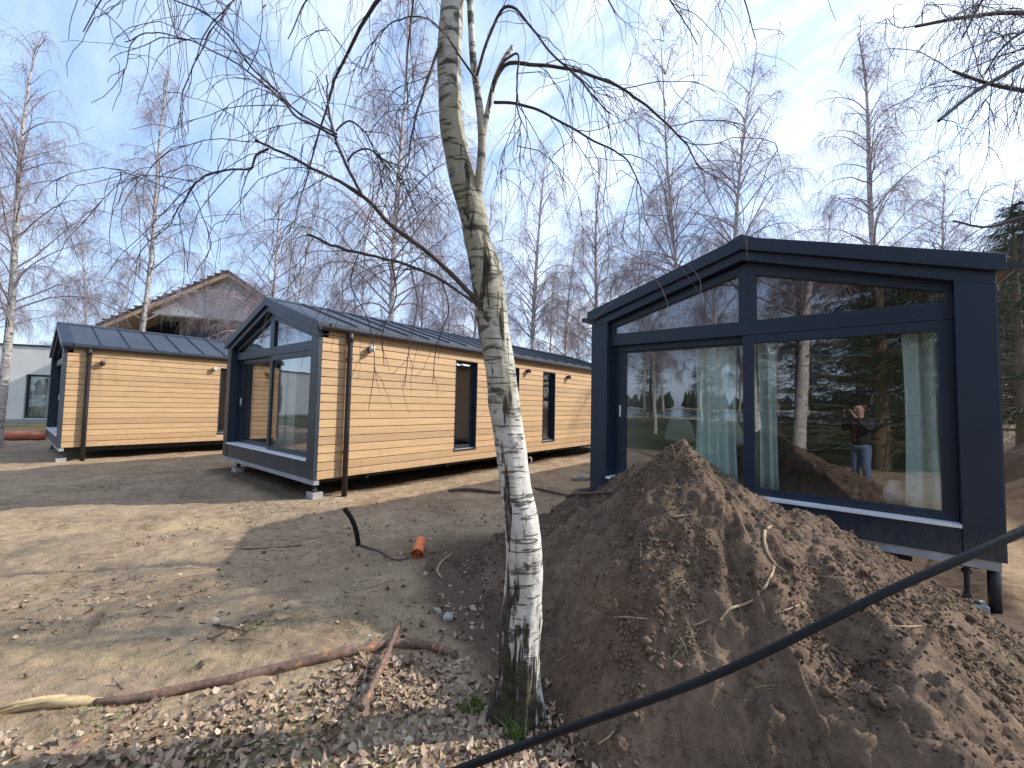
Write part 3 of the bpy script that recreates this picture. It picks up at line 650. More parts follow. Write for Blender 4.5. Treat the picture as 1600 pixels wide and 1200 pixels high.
t = empty('dining_table', (-1.65, Y3+2.35, 0.612), 'dark table behind the pale chairs in the right-hand cabin', 'table')
b = MB(); b.box(-0.7, 0.7, -0.4, 0.4, 0.71, 0.75); b.build('tabletop', 'dark_wood', t, bevel=0.004)
for sx in (-0.62, 0.62):
    for s2 in (-0.33, 0.33): b = MB(); b.tube([(sx, s2, 0.71), (sx, s2, 0)], 0.025, 8); b.build('leg', 'dark_wood', t)
t = empty('sideboard', (0.02, Y3+2.9, 0.612), 'low dark counter with a pale worktop inside the right-hand cabin', 'counter')
b = MB(); b.box(-0.5, 0.75, -0.3, 0.3, 0, 0.80); b.build('body', 'dark_wood', t, bevel=0.004); b = MB(); b.box(-0.52, 0.77, -0.32, 0.32, 0.802, 0.84); b.build('worktop', 'inner_wall', t, bevel=0.004)
b = MB(); pr = [(0.001, 0.0), (0.07, 0.0), (0.10, 0.06), (0.095, 0.14), (0.05, 0.21), (0.045, 0.25)]
pts = [(0, 0, z) for _, z in pr]; b.tube(pts, [q for q, _ in pr], 20)
o = b.build('vase', 'white_ceramic', None, True); o.location = (0.40, Y3+0.85, 0.613); tag(o, 'small white vase on the floor beside the right-hand mint curtain', 'vase')
# ------------------------------------------------------------------ buildings beyond
def rwz(r, w, z): x, y = rw2xy(r, w); return np.array([x, y, z])
D1 = np.array([0.927, 0.375]); D2 = np.array([-0.375, 0.927])   # along the facades / away from the viewer, in (r, w)
def far_root(name, r, w, label, cat):
    x, y = rw2xy(r, w); ang = math.atan2(*(lambda a, b: (b, a))(*[rw2xy(*D1)[0], rw2xy(*D1)[1]]))
    return empty(name, (x, y, -0.05), label, cat, None, ang)
# pale flat-roofed building; local x runs along the facade (0 at its visible right end), y away from the viewer
fb = far_root('pale_building', -25.2, 24.3, 'pale rendered flat-roofed building at the far left edge', 'building')
m = MB(); m.box(-24, -2.65, 0, 9, 0.25, 4.4); m.box(-0.4, 6, 0, 9, 0.25, 4.4); m.box(-2.65, -0.4, 0, 9, 2.8, 4.4); m.box(-2.65, -0.4, 0.6, 9, 0.25, 2.8); m.build('wall', 'render_pale', fb)
m = MB(); m.box(-24.06, 6.06, -0.06, 9.06, 4.41, 4.5); m.build('roof_edge', 'gutter_dark', fb)
m = MB(); m.box(-24.02, 6.02, -0.03, 9, 0.0, 0.245); m.build('plinth', 'concrete', fb)
m = MB(); m.ring([(-2.64, 0.26), (-0.41, 0.26), (-0.41, 2.79), (-2.64, 2.79)], [(-2.52, 0.36), (-0.52, 0.36), (-0.52, 2.69), (-2.52, 2.69)], 0.12, 0.2); f = m.build('glass_door', 'anthracite', fb)
m = MB(); m.prism([(-2.52, 0.36), (-0.52, 0.36), (-0.52, 2.69), (-2.52, 2.69)], 0.15, 0.17); m.build('pane', 'glass', f)
m = MB(); m.box(-2.64, -0.41, 0.05, 0.11, 0.252, 0.30); m.build('threshold', 'aluminium', f)
m = MB(); m.box(-15, -12.6, -0.01, 0.05, 0.5, 3.0); f = m.build('window', 'dark_pane', fb)
c0 = rwz(-25.2, 24.3, 0.25)+0
for k, (qx, wd) in enumerate(((-2.25, 0.5),)):
    dx, dy = rw2xy(*D1); ex, ey = rw2xy(*D2); base = np.array(fb.location)+np.array([dx*qx+ex*0.4, dy*qx+ey*0.4, 0])
    V = []; n = 24
    for zz in (0.3, 1.5, 2.75):
        for q in np.linspace(-wd/2, wd/2, n): V.append((base[0]+dx*q+ex*0.05*math.sin(q*30), base[1]+dy*q+ey*0.05*math.sin(q*30), zz))
    o = link_mesh('curtain', V, [(i*n+j, i*n+j+1, (i+1)*n+j+1, (i+1)*n+j) for i in range(2) for j in range(n-1)], 'curtain_white', None, True, base); o.modifiers.new('t', 'SOLIDIFY').thickness = 0.004
    tag(o, 'white curtain inside the glass door of the pale building', 'curtain', 'curtains behind the glass')
# unfinished gabled house
uw = 25.0; ur = (350-800)/F*uw
uh = far_root('unfinished_house', ur, uw, 'unfinished house with a grey gable and bare timber eaves behind the leftmost cabin', 'house')
AP = 9.45; ltan, rtan = 0.655, 0.67
lx, rx = -5.8, 5.6
m = MB(); m.prism([(-3.75, 6.50), (3.7, 6.50), (3.7, AP-0.42-rtan*3.7), (0, AP-0.42), (-3.75, AP-0.42-ltan*3.75)], 0, 0.3); m.build('gable_wall', 'render_grey', uh)
m = MB(); m.box(-3.0, 3.6, 2.0, 10, 0, 6.42); m.box(-5.2, -3.0, 4.0, 10, 0, 5.3); m.build('porch_wall', 'porch_shaded_grey', uh)
m = MB(); m.box(-3.7, 3.65, 0.02, 2.0, 6.42, 6.495); m.build('soffit', 'porch_shaded_grey', uh)
m = MB(); m.box(-2.75, 0.1, 1.93, 1.99, 3.0, 5.95); m.build('window', 'dark_pane', uh)
m = MB()
m.prism([(lx, AP-0.16-ltan*-lx), (lx, AP-0.40-ltan*-lx), (0, AP-0.40), (0, AP-0.16)], -0.55, -0.48); m.prism([(0, AP-0.16), (0, AP-0.40), (rx, AP-0.40-rtan*rx), (rx, AP-0.16-rtan*rx)], -0.55, -0.48)
m.prism([(lx, AP-0.30-ltan*-lx), (lx, AP-0.40-ltan*-lx), (0, AP-0.40), (0, AP-0.30)], -0.479, 2.5); m.build('timber_verge', 'raw_timber', uh)
m = MB(); m.prism([(lx-0.1, AP-ltan*(-lx+0.1)), (lx-0.1, AP-0.155-ltan*(-lx+0.1)), (0, AP-0.155), (0, AP)], -0.6, 10); m.prism([(0, AP), (0, AP-0.155), (rx, AP-0.155-rtan*rx), (rx, AP-rtan*rx)], -0.6, 10)
for k in range(17):
    q = -k*0.33-0.2; m.box(q-0.17, q+0.17, -0.62, -0.3, AP+ltan*q-0.02, AP+ltan*q+0.05)
m.build('roof', 'dark_tiles', uh)
# ------------------------------------------------------------------ birches beyond
def norm(a): return a/(np.linalg.norm(a, axis=-1, keepdims=True)+1e-9)
def grow(start, dirs, length, n, droop, kink, rng, up=0.0):
    """K polylines of n points: they set off along dirs and sag by droop (per unit of own length)."""
    K = len(start); P_ = np.empty((K, n, 3)); P_[:, 0] = start; d = dirs.copy(); st = (length/(n-1))[:, None]
    for i in range(1, n):
        d = d+rng.normal(0, kink, (K, 3)); d[:, 2] -= np.broadcast_to(droop, (K,))*(1.0/(n-1))*(0.4+1.2*i/n); d[:, 2] += up/(n-1); d = norm(d)
        P_[:, i] = P_[:, i-1]+d*st
    return P_, d
def sample_on(Pl, idx, s):
    n = Pl.shape[1]; q = s*(n-1); i = np.clip(q.astype(int), 0, n-2); f = (q-i)[:, None]
    a = Pl[idx, i]; b_ = Pl[idx, i+1]; return a*(1-f)+b_*f, norm(b_-a)
def birch_variant(seed, H=14.0, n1=58, tw=1.0, low=0.16, spread=1.0, r0=0.105):
    rng = np.random.default_rng(seed)
    z = np.linspace(0, 1, 18); lean = rng.normal(0, 0.45, 2); ph = rng.uniform(0, 6, 2)
    T = np.stack([lean[0]*z**1.6+0.14*np.sin(z*7+ph[0])*z, lean[1]*z**1.6+0.14*np.sin(z*6+ph[1])*z, z*H], -1)
    TR = r0*(1-z)**0.85+0.008; TR[0] *= 1.25
    tv, tf = tube_np(T[None], TR[None], 12)
    s = low+(0.97-low)*np.sort(rng.random(n1))**1.05; st, _ = sample_on(T[None], np.zeros(n1, int), s)
    az = np.arange(n1)*2.4+rng.normal(0, 0.4, n1); el = np.radians(rng.uniform(42, 68, n1)); el = el*(0.75+0.35*s)
    d = np.stack([np.cos(az)*np.cos(el), np.sin(az)*np.cos(el), np.sin(el)], -1)
    ln = spread*(0.55+3.9*(1-s)**0.8)*rng.uniform(0.65, 1.15, n1)
    B1, _ = grow(st, d, ln, 10, rng.uniform(0.3, 1.5, n1), 0.075, rng)
    R1 = np.linspace(1, 0.16, 10)[None]*(0.009+0.0065*ln)[:, None]
    K2 = n1*9; i2 = rng.choice(n1, K2, p=(ln**0.8)/(ln**0.8).sum()); s2 = rng.uniform(0.22, 1.0, K2); p2, t2 = sample_on(B1, i2, s2)
    d2 = norm(t2*0.75+rng.normal(0, 0.55, (K2, 3))+np.array([0, 0, 0.15])); l2 = np.clip(ln[i2]*rng.uniform(0.16, 0.42, K2), 0.3, 1.7)
    B2, _ = grow(p2, d2, l2, 7, rng.uniform(0.8, 2.4, K2), 0.12, rng); R2 = np.linspace(1, 0.4, 7)[None]*(0.0052+0.0020*l2)[:, None]
    m3 = 11; K3 = int(K2*m3*tw); i3 = rng.choice(K2, K3, p=l2/l2.sum()); s3 = rng.uniform(0.1, 1.0, K3); p3, t3 = sample_on(B2, i3, s3)
    d3 = norm(t3*0.6+rng.normal(0, 0.5, (K3, 3))+np.array([0, 0, -0.15])); l3 = rng.uniform(0.25, 0.95, K3)
    B3, _ = grow(p3, d3, l3, 5, rng.uniform(1.0, 3.2, K3), 0.15, rng); R3 = np.linspace(1, 0.6, 5)[None]*np.full((K3, 1), 0.0027)
    vs, fs, off = [], [], 0
    for B_, R_, sd_ in ((B1, R1, 5), (B2, R2, 3), (B3, R3, 3)):
        v, f = tube_np(B_, R_, sd_); vs.append(v); fs.append(f+off); off += len(v)
    return (tv, tf), (np.concatenate(vs), np.concatenate(fs))
VARS = []
def get_var(i):
    while len(VARS) <= i:
        k = len(VARS); (tv, tf), (cv, cf) = birch_variant(100+k, 14.0, [60, 52, 66, 56, 48][k], [1.0, 0.9, 1.1, 0.8, 0.9][k], [0.28, 0.30, 0.26, 0.32, 0.28][k], [1.0, 0.85, 1.1, 0.9, 1.2][k])
        VARS.append((tv, tf, cv, cf, [None, None]))
    return VARS[i]
def birch(px, w, H, var, rz, label, group=None, thick=1.0, lean=0.0, r=None):
    tv, tf, cv, cf, me = get_var(var)
    if r is None: r = (px-800)/F*w
    x, y = rw2xy(r, w); root = empty('birch_tree', (x, y, gz(x, y)-0.15), label, 'birch', group, rz)
    root.rotation_euler = (0, lean, rz); k = H/14.0
    for i, (nm, v, f, mt) in enumerate((('trunk', tv, tf, 'bark_far'), ('crown', cv, cf, 'twig_purple'))):
        if me[i] is None: o = link_mesh(nm, v, f, mt, root, True); me[i] = o.data
        else: o = bpy.data.objects.new(nm, me[i]); COL.objects.link(o); o.parent = root
        o.scale = (k*thick, k*thick, k) if i == 0 else (k, k, k)
NEARB = [(2, 12.5, 13.2, 0, 0.3, 'bare white birch rising at the far left edge of the yard', 1.15, 0.04),
 (207, 15.8, 14.8, 1, 2.0, 'slender white birch before the grey gable, behind the leftmost roof', 1.0, 0.03),
 (408, 21.5, 14.4, 2, 1.1, 'bare birch at the right corner of the unfinished grey house', 1.1, 0.02),
 (603, 15.5, 17.0, 2, 4.0, 'tall drooping birch behind the ridge of the middle cabin, left of the near birch', 1.0, -0.04),
 (655, 24, 13.6, 3, 0.5, 'thinner birch just right of the tall drooping one behind the middle cabin', 1.0, 0.0),
 (830, 19.5, 15.0, 3, 2.6, 'bare birch just right of the near trunk, behind the middle roof', 1.2, 0.0),
 (926, 22, 15.6, 0, 5.0, 'bare birch above the gap between the middle and right-hand cabins', 1.3, -0.02),
 (880, 27, 14.0, 1, 3.3, 'farther thin birch left of the gap between the two cabins', 1.0, 0.0),
 (1085, 18.0, 19.6, 3, 0.0, 'tall thin birch leaning left behind the left roof slope of the right-hand cabin', 0.75, -0.10),
 (1135, 19.5, 19.0, 2, 5.6, 'upright birch behind the left roof slope near the ridge of the right-hand cabin', 1.0, 0.0),
 (1398, 18.5, 21.2, 1, 3.6, 'broad birch rising behind the right roof slope of the right-hand cabin', 1.2, 0.05)]
for px, w, H, v, rz, lab, th, ln in NEARB: birch(px, w, H, v, rz, lab, None, th, ln)
FAR = [(90, 40), (130, 30), (300, 34), (345, 38), (455, 27), (485, 36), (530, 31), (560, 25), (690, 30), (735, 24), (775, 33), (855, 36), (900, 40), (955, 30), (985, 24), (1020, 35), (1240, 32), (1290, 24), (1335, 34), (1470, 22), (1515, 30), (1560, 25), (-40, 19), (1180, 38), (170, 36), (505, 44), (715, 42), (1050, 44), (1430, 30)]
for i, (px, w) in enumerate(FAR):
    birch(px, w, 12.2+3.0*((i*0.618) % 1), [3, 1, 0, 4, 2][i % 5], i*1.3, 'one of the slender bare birches crowded far behind the cabins', 'far birches behind the cabins', 1.0, 0.0)
# ------------------------------------------------------------------ spruces
def spruce_variant(seed, H=9.0):
    rng = np.random.default_rng(seed); T = np.array([[0, 0, 0], [0.03, 0, H*0.5], [0, 0.02, H]]); T = resample(T, 12)
    tv, tf = tube_np(T[None], np.linspace(0.16, 0.01, 12)[None], 10)
    nb = 330; s = 0.06+0.92*rng.random(nb)**0.9; st, _ = sample_on(T[None], np.zeros(nb, int), s); az = rng.uniform(0, 6.283, nb)
    d = np.stack([np.cos(az), np.sin(az), rng.uniform(-0.05, 0.35, nb)], -1); ln = (0.25+2.0*(1-s)**0.8)*rng.uniform(0.7, 1.15, nb)
    B, _ = grow(st, norm(d), ln, 7, np.full(nb, 0.9), 0.05, rng, up=0.5)
    bv, bf = tube_np(B, np.linspace(1, 0.3, 7)[None]*(0.006+0.006*ln)[:, None], 4)
    K = nb*22; i = rng.integers(0, nb, K); q = rng.uniform(0.15, 1, K); p, t_ = sample_on(B, i, q)
    side = norm(np.cross(t_, np.array([0, 0, 1.0]))); sg = rng.choice([-1, 1], K)[:, None]
    dd = norm(t_*0.7+side*sg*rng.uniform(0.2, 1.1, (K, 1))+np.array([0, 0, -0.25])+rng.normal(0, 0.15, (K, 3))); L_ = rng.uniform(0.12, 0.42, K)*(1.1-0.5*q)
    S, _ = grow(p, dd, L_, 4, np.full(K, 0.8), 0.08, rng)
    # each shoot: needle fringe as small blades on both sides
    nn = 9; vs, fs = [], []
    ss = np.linspace(0.05, 1.0, nn); off = 0
    for a in ss:
        pp, tt = sample_on(S, np.arange(K), np.full(K, a)); rd = norm(rng.normal(0, 1, (K, 3))+tt*0.9); wd = norm(np.cross(rd, tt))*0.008
        tip = pp+rd*rng.uniform(0.04, 0.075, (K, 1)); tri = np.stack([pp-wd, pp+wd, tip], 1).reshape(-1, 3)
        vs.append(tri); fs.append(np.arange(K*3).reshape(-1, 3)+off); off += K*3
    return (np.concatenate([tv, bv]), np.concatenate([tf, bf+len(tv)])), (np.concatenate(vs), np.concatenate(fs))
SPR = spruce_variant(5); SPM = [None, None]
def spruce(r, w, H, rz, label, group=None, spread=1.0):
    x, y = rw2xy(r, w); root = empty('spruce_tree', (x, y, gz(x, y)-0.1), label, 'spruce', group, rz); k = H/9.0
    for i, (nm, mt) in enumerate((('trunk', 'spruce_bark'), ('crown', 'spruce_needle'))):
        if SPM[i] is None: o = link_mesh(nm, SPR[i][0], SPR[i][1], mt, root); SPM[i] = o.data
        else: o = bpy.data.objects.new(nm, SPM[i]); COL.objects.link(o); o.parent = root
        o.scale = (k*spread, k*spread, k)
spruce(11.6, 9.35, 5.7, 0.0, 'nearest dark spruce at the right edge beside the right-hand cabin')
for i, (r, w, H) in enumerate(((14.2, 11.2, 6.4), (16.5, 13.4, 6.0), (13.6, 10.4, 5.2), (18.5, 14.6, 7.0), (21, 17, 7.2), (24, 19, 8), (20.5, 15.6, 6.6))):
    spruce(r, w, H, i*1.7+0.5, 'one of the dark spruces massed behind the nearest one at the right edge', 'spruces at the right edge')
# trees behind the viewer, seen mirrored in the panes
def bxy(x, y): return xy2rw(x, y)
r, w = bxy(0.75, -4.6); spruce(r, w, 9.5, 0.4, 'large spruce on the lawn, mirrored in the right pane', None, 1.3)
r, w = bxy(1.9, -6.4); spruce(r, w, 10.0, 2.4, 'second spruce on the lawn, mirrored at the right edge of the pane', None, 1.3)
r, w = bxy(-0.95, -1.6); birch(0, w, 12.0, 3, 1.0, 'birch with a thick trunk, mirrored left of centre in the right pane', None, 1.5, 0.05, r=r)
for i, (x, y, H) in enumerate(((-9, -14, 13), (-7.2, -17, 12), (-5.5, -15, 13.5), (-12, -20, 13), (-3.2, -19, 12), (-15, -17, 14), (-2, -24, 13), (3.5, -22, 13), (-19, -22, 14), (7, -18, 13), (-24, -14, 13), (-14, -30, 13), (-8, -34, 12))):
    r, w = bxy(x, y); birch(0, w, H, i % 5, i*0.9, 'one of the birches standing beyond the lawn, mirrored in the panes', 'birches mirrored beyond the lawn', 1.1, 0.0, r=r)
for i, (x, y, H) in enumerate(((-5, -26, 7), (-10, -30, 9), (4, -30, 9), (-16, -32, 10), (10, -28, 9), (-1.5, -9.5, 9), (3.6, -7.6, 10), (1.0, -11, 11), (6, -12, 11), (-22, -30, 10), (-7, -38, 10), (1, -40, 11), (-13, -42, 10), (-28, -36, 11))):
    r, w = bxy(x, y); spruce(r, w, H, i*1.1, 'one of the spruces beyond the lawn, mirrored in the panes', 'spruces mirrored beyond the lawn')
def far_wood():
    rng = np.random.default_rng(3); V, Fc = [], []; off = 0
    for k in range(420):
        x = rng.uniform(-420, 420); y = -330-rng.uniform(0, 40); h = rng.uniform(9, 17); rr = rng.uniform(2.2, 4.5); n = 7
        prof = [(0.25, 0.1), (1.0, 0.2), (0.85, 0.45), (0.55, 0.7), (0.2, 0.93), (0.02, 1.0)]
        for q, z in prof:
            for j in range(n): a = j*6.283/n; e = 0.75+0.5*rng.random(); V.append((x+math.cos(a)*rr*q*e, y+math.sin(a)*rr*q*e, -0.8+h*z))
        for i in range(len(prof)-1):
            for j in range(n): Fc.append((off+i*n+j, off+i*n+(j+1) % n, off+(i+1)*n+(j+1) % n, off+(i+1)*n+j))
        off += n*len(prof)
    o = link_mesh('far_wood', V, np.array(Fc), 'forest_dark'); tag(o, 'dark wood on the far shore of the lake', 'wood', kind='stuff')
far_wood()
# ------------------------------------------------------------------ the near birch
def traced(path, depth0=2.12, n=24):
    """path: (u, v, width_px[, depth]) -> resampled centre line and radii"""
    q = []
    for p in path:
        dpt = p[3] if len(p) > 3 else depth0; c = P(p[0], p[1], dpt); q.append((c[0], c[1], c[2], p[2]*dpt/F/2))
    a = resample(np.array(q), n); return a[:, :3], np.maximum(a[:, 3], 0.0012)
ORG = P(806, 1113, 2.12); ORG[2] = 0.0
hb = tag(bpy.data.objects.new('birch_tree', None), 'near birch with a bent white trunk standing beside the soil heap', 'birch'); COL.objects.link(hb); hb.location = tuple(ORG)
def near_trunk():
    path = [(806, 1145, 88), (807, 1112, 78), (811, 1060, 66), (813, 1000, 61), (817, 930, 58), (818, 860, 55), (813, 800, 52), (804, 760, 48), (798, 700, 47), (789, 640, 47), (778, 560, 46), (770, 500, 49), (764, 455, 51), (760, 420, 51), (748, 385, 43), (740, 340, 42), (729, 300, 42), (716, 250, 39), (706, 200, 37), (702, 100, 36), (705, 40, 36), (707, 0, 35), (713, -120, 34, 2.14), (718, -350, 30, 2.2), (700, -700, 25, 2.3), (690, -1100, 18, 2.4), (700, -1500, 8, 2.5)]
    C, R = traced(path, 2.12, 520); S = 56
    ang = np.arange(S)*2*math.pi/S; T = np.gradient(C, axis=0); T /= np.linalg.norm(T, axis=1)[:, None]
    ax = np.cross(T, np.array([0.3, 1, 0.0])); ax /= np.linalg.norm(ax, axis=1)[:, None]; bx = np.cross(T, ax)
    dv = np.cos(ang)[None, :, None]*ax[:, None]+np.sin(ang)[None, :, None]*bx[:, None]
    zz = np.broadcast_to(C[:, 2:3], (len(C), S)); cx_, sx_ = np.cos(ang)[None], np.sin(ang)[None]
    low = smooth(1.3, 0.0, zz)
    amp = 0.006*fbm(cx_*1.6+5, sx_*1.6, zz*5, 3)+low*0.020*np.abs(fbm(cx_*4, sx_*4, zz*2.2, 4))-low*0.008
    amp = amp+0.006*np.clip(fbm(cx_*3, sx_*3, zz*16+3, 2)-0.35, 0, 1)
    buttress = smooth(0.32, -0.1, zz)*0.045*np.clip(np.sin(ang*5+0.7)[None]+0.2*np.sin(ang*3)[None], -0.3, 1)
    V = C[:, None]+dv*(R[:, None]+amp+buttress)[:, :, None]
    n = len(C); i = np.arange(n-1)[:, None]*S; j = np.arange(S)[None]; j2 = (j+1) % S
    Fc = np.stack([i+j, i+j2, i+S+j2, i+S+j], -1).reshape(-1, 4)
    link_mesh('trunk', V.reshape(-1, 3)-ORG, Fc, 'bark_near', hb, True)
    return C, R
TC, TRD = near_trunk()
# second stem and sawn stem
def near_part(name, path, mt, sides=14, n=60, dd=2.12):
    c, r = traced(path, dd, n); m = MB(); m.tube(c-ORG, r, sides); m.build(name, mt, hb, True); return c, r
stem_a = near_part('stem', [(738, 345, 16, 2.12), (744, 312, 15, 2.10), (748, 285, 14, 2.09), (753, 220, 12.5, 2.08), (747, 150, 11.5, 2.08), (741, 110, 11, 2.08), (736, 40, 10, 2.08), (733, -40, 9.5, 2.08), (725, -260, 9, 2.05), (700, -600, 7, 2.0), (690, -900, 4, 1.95)], 'bark_near')
stem_b = near_part('stem', [(753, 222, 9, 2.08), (757, 200, 9, 2.08), (766, 155, 8.5, 2.07), (776, 118, 8, 2.06), (788, 92, 7.5, 2.05), (801, 73, 6.5, 2.05)], 'bark_near', 12, 30)
# traced limbs (u, v, width, depth)
LIMBS = [
 [(752, 474, 12, 2.06), (738, 462, 9, 2.05), (705, 428, 8, 2.03), (673, 398, 7.5, 2.0), (613, 353, 7, 1.97), (567, 307, 6.5, 1.95), (517, 277, 5, 1.94), (455, 245, 4.5, 1.93), (400, 219, 3.5, 1.93)],
 [(752, 478, 10, 2.06), (738, 470, 6, 2.05), (690, 438, 5, 2.02), (640, 415, 4.5, 2.0), (600, 404, 4.5, 2.0), (535, 388, 4.5, 2.0), (482, 367, 4, 2.0)],
 [(567, 307, 5, 1.95), (543, 262, 4.5, 1.94), (527, 226, 4.2, 1.93), (515, 180, 3.2, 1.92), (511, 116, 2, 1.9)],
 [(543, 252, 3.6, 1.94), (552, 240, 3.2, 1.95), (575, 233, 3, 1.97), (600, 250, 2.6, 2.0), (640, 300, 1.6, 2.02)],
 [(527, 215, 4, 1.93), (495, 198, 4, 1.9), (460, 180, 3.8, 1.87), (440, 150, 3.4, 1.85), (400, 113, 3.0, 1.8), (363, 63, 2.6, 1.78), (320, 20, 2.4, 1.75), (262, -6, 2.0, 1.7), (180, -60, 1.5, 1.65)],
 [(527, 210, 3.4, 1.93), (480, 185, 3, 1.9), (430, 147, 3, 1.86), (380, 107, 2.6, 1.83), (340, 83, 2.3, 1.8), (293, 63, 2, 1.77), (233, 53, 1.8, 1.75), (193, 64, 1.4, 1.73)],
 [(420, 232, 4, 1.93), (400, 243, 3.6, 1.92), (393, 262, 3.4, 1.91), (360, 265, 3, 1.9), (315, 277, 2.8, 1.88), (290, 308, 2.2, 1.87), (270, 340, 1.5, 1.86)],
 [(525, 205, 3, 1.93), (533, 196, 3, 1.94), (547, 189, 3, 1.96), (568, 205, 2.6, 2.0), (585, 235, 2, 2.03), (600, 300, 1.4, 2.06)],
 [(692, 66, 8, 2.10), (686, 75, 5.5, 2.06), (672, 115, 4.5, 2.02), (660, 150, 4, 2.0), (645, 200, 3.2, 1.98), (640, 235, 2.4, 1.97), (634, 270, 1.5, 1.97)],
 [(770, 133, 6, 2.06), (790, 101, 6, 2.03), (830, 101, 5.5, 2.0), (880, 106, 5, 1.95), (925, 118, 4.6, 1.92), (970, 138, 4.2, 1.9), (1030, 182, 3.6, 1.87), (1070, 224, 2.8, 1.85), (1100, 275, 1.8, 1.84)],
 [(772, 160, 5, 2.07), (800, 161, 4.6, 2.04), (840, 172, 4.2, 2.0), (885, 195, 3.6, 1.97), (930, 222, 3.2, 1.95), (975, 245, 2.6, 1.93), (1000, 290, 2, 1.92), (1010, 345, 1.3, 1.92)],
 [(745, 118, 5, 2.06), (763, 60, 5, 2.0), (790, 10, 4.6, 1.95), (830, 42, 3.8, 1.92), (862, 85, 3.4, 1.9), (900, 118, 3, 1.88), (935, 160, 2.2, 1.87), (955, 178, 1.5, 1.86)],
 [(705, -30, 7, 2.12), (640, -60, 6, 1.95), (560, -95, 5, 1.8), (470, -80, 4, 1.7), (400, -40, 3, 1.62), (352, 20, 2, 1.58), (320, 60, 1.4, 1.56)],
 [(745, 125, 4, 2.06), (720, 90, 3.6, 1.98), (700, 60, 3, 1.94), (668, 30, 2.5, 1.92), (630, 28, 2.2, 1.9), (600, 44, 1.8, 1.9), (560, 120, 1.3, 1.9)],
 [(733, 0, 5, 2.08), (800, -70, 5, 2.2), (900, -110, 4, 2.3), (1000, -60, 3, 2.4), (1060, 20, 2, 2.45), (1090, 70, 1.4, 2.5)],
 [(705, -60, 7, 2.12), (800, -160, 6, 2.4), (930, -180, 5, 2.6), (1060, -120, 3.6, 2.8), (1160, -10, 2.2, 2.9), (1180, 60, 1.4, 2.9)],
 [(705, -60, 7, 2.12), (600, -160, 6, 2.3), (470, -200, 5, 2.4), (330, -160, 4, 2.4), (230, -90, 3, 2.4), (170, -20, 2.2, 2.4), (130, 50, 1.4, 2.4)],
 [(735, 10, 5, 2.08), (700, -60, 5, 2.3), (620, -90, 4.4, 2.6), (540, -60, 3.4, 2.8), (480, 0, 2.4, 2.9), (450, 60, 1.6, 2.9)],
 [(745, -20, 5, 2.08), (780, -90, 5, 2.3), (850, -100, 4, 2.5), (920, -50, 3, 2.6), (960, 20, 2, 2.7)],
 [(768, 150, 4, 2.07), (786, 98, 4, 2.0), (806, 84, 3.6, 1.98), (808, 130, 3, 1.97), (809, 170, 2.6, 1.97), (813, 200, 2, 1.97), (806, 240, 1.2, 1.97)]]
HANG = [[(560, 396, 2.2, 2.0), (548, 440, 2, 1.98), (575, 500, 1.7, 1.97), (585, 560, 1.3, 1.97), (576, 640, 1, 1.97)],
 [(640, 415, 2.2, 2.0), (652, 470, 2, 1.97), (640, 540, 1.6, 1.95), (632, 605, 1.1, 1.95)],
 [(612, 407, 2.2, 2.0), (619, 460, 1.9, 2.04), (598, 520, 1.5, 2.06), (600, 570, 1.1, 2.06)],
 [(690, 438, 2.2, 2.02), (701, 480, 1.8, 2.06), (682, 540, 1.4, 2.08), (676, 600, 1, 2.08)]]
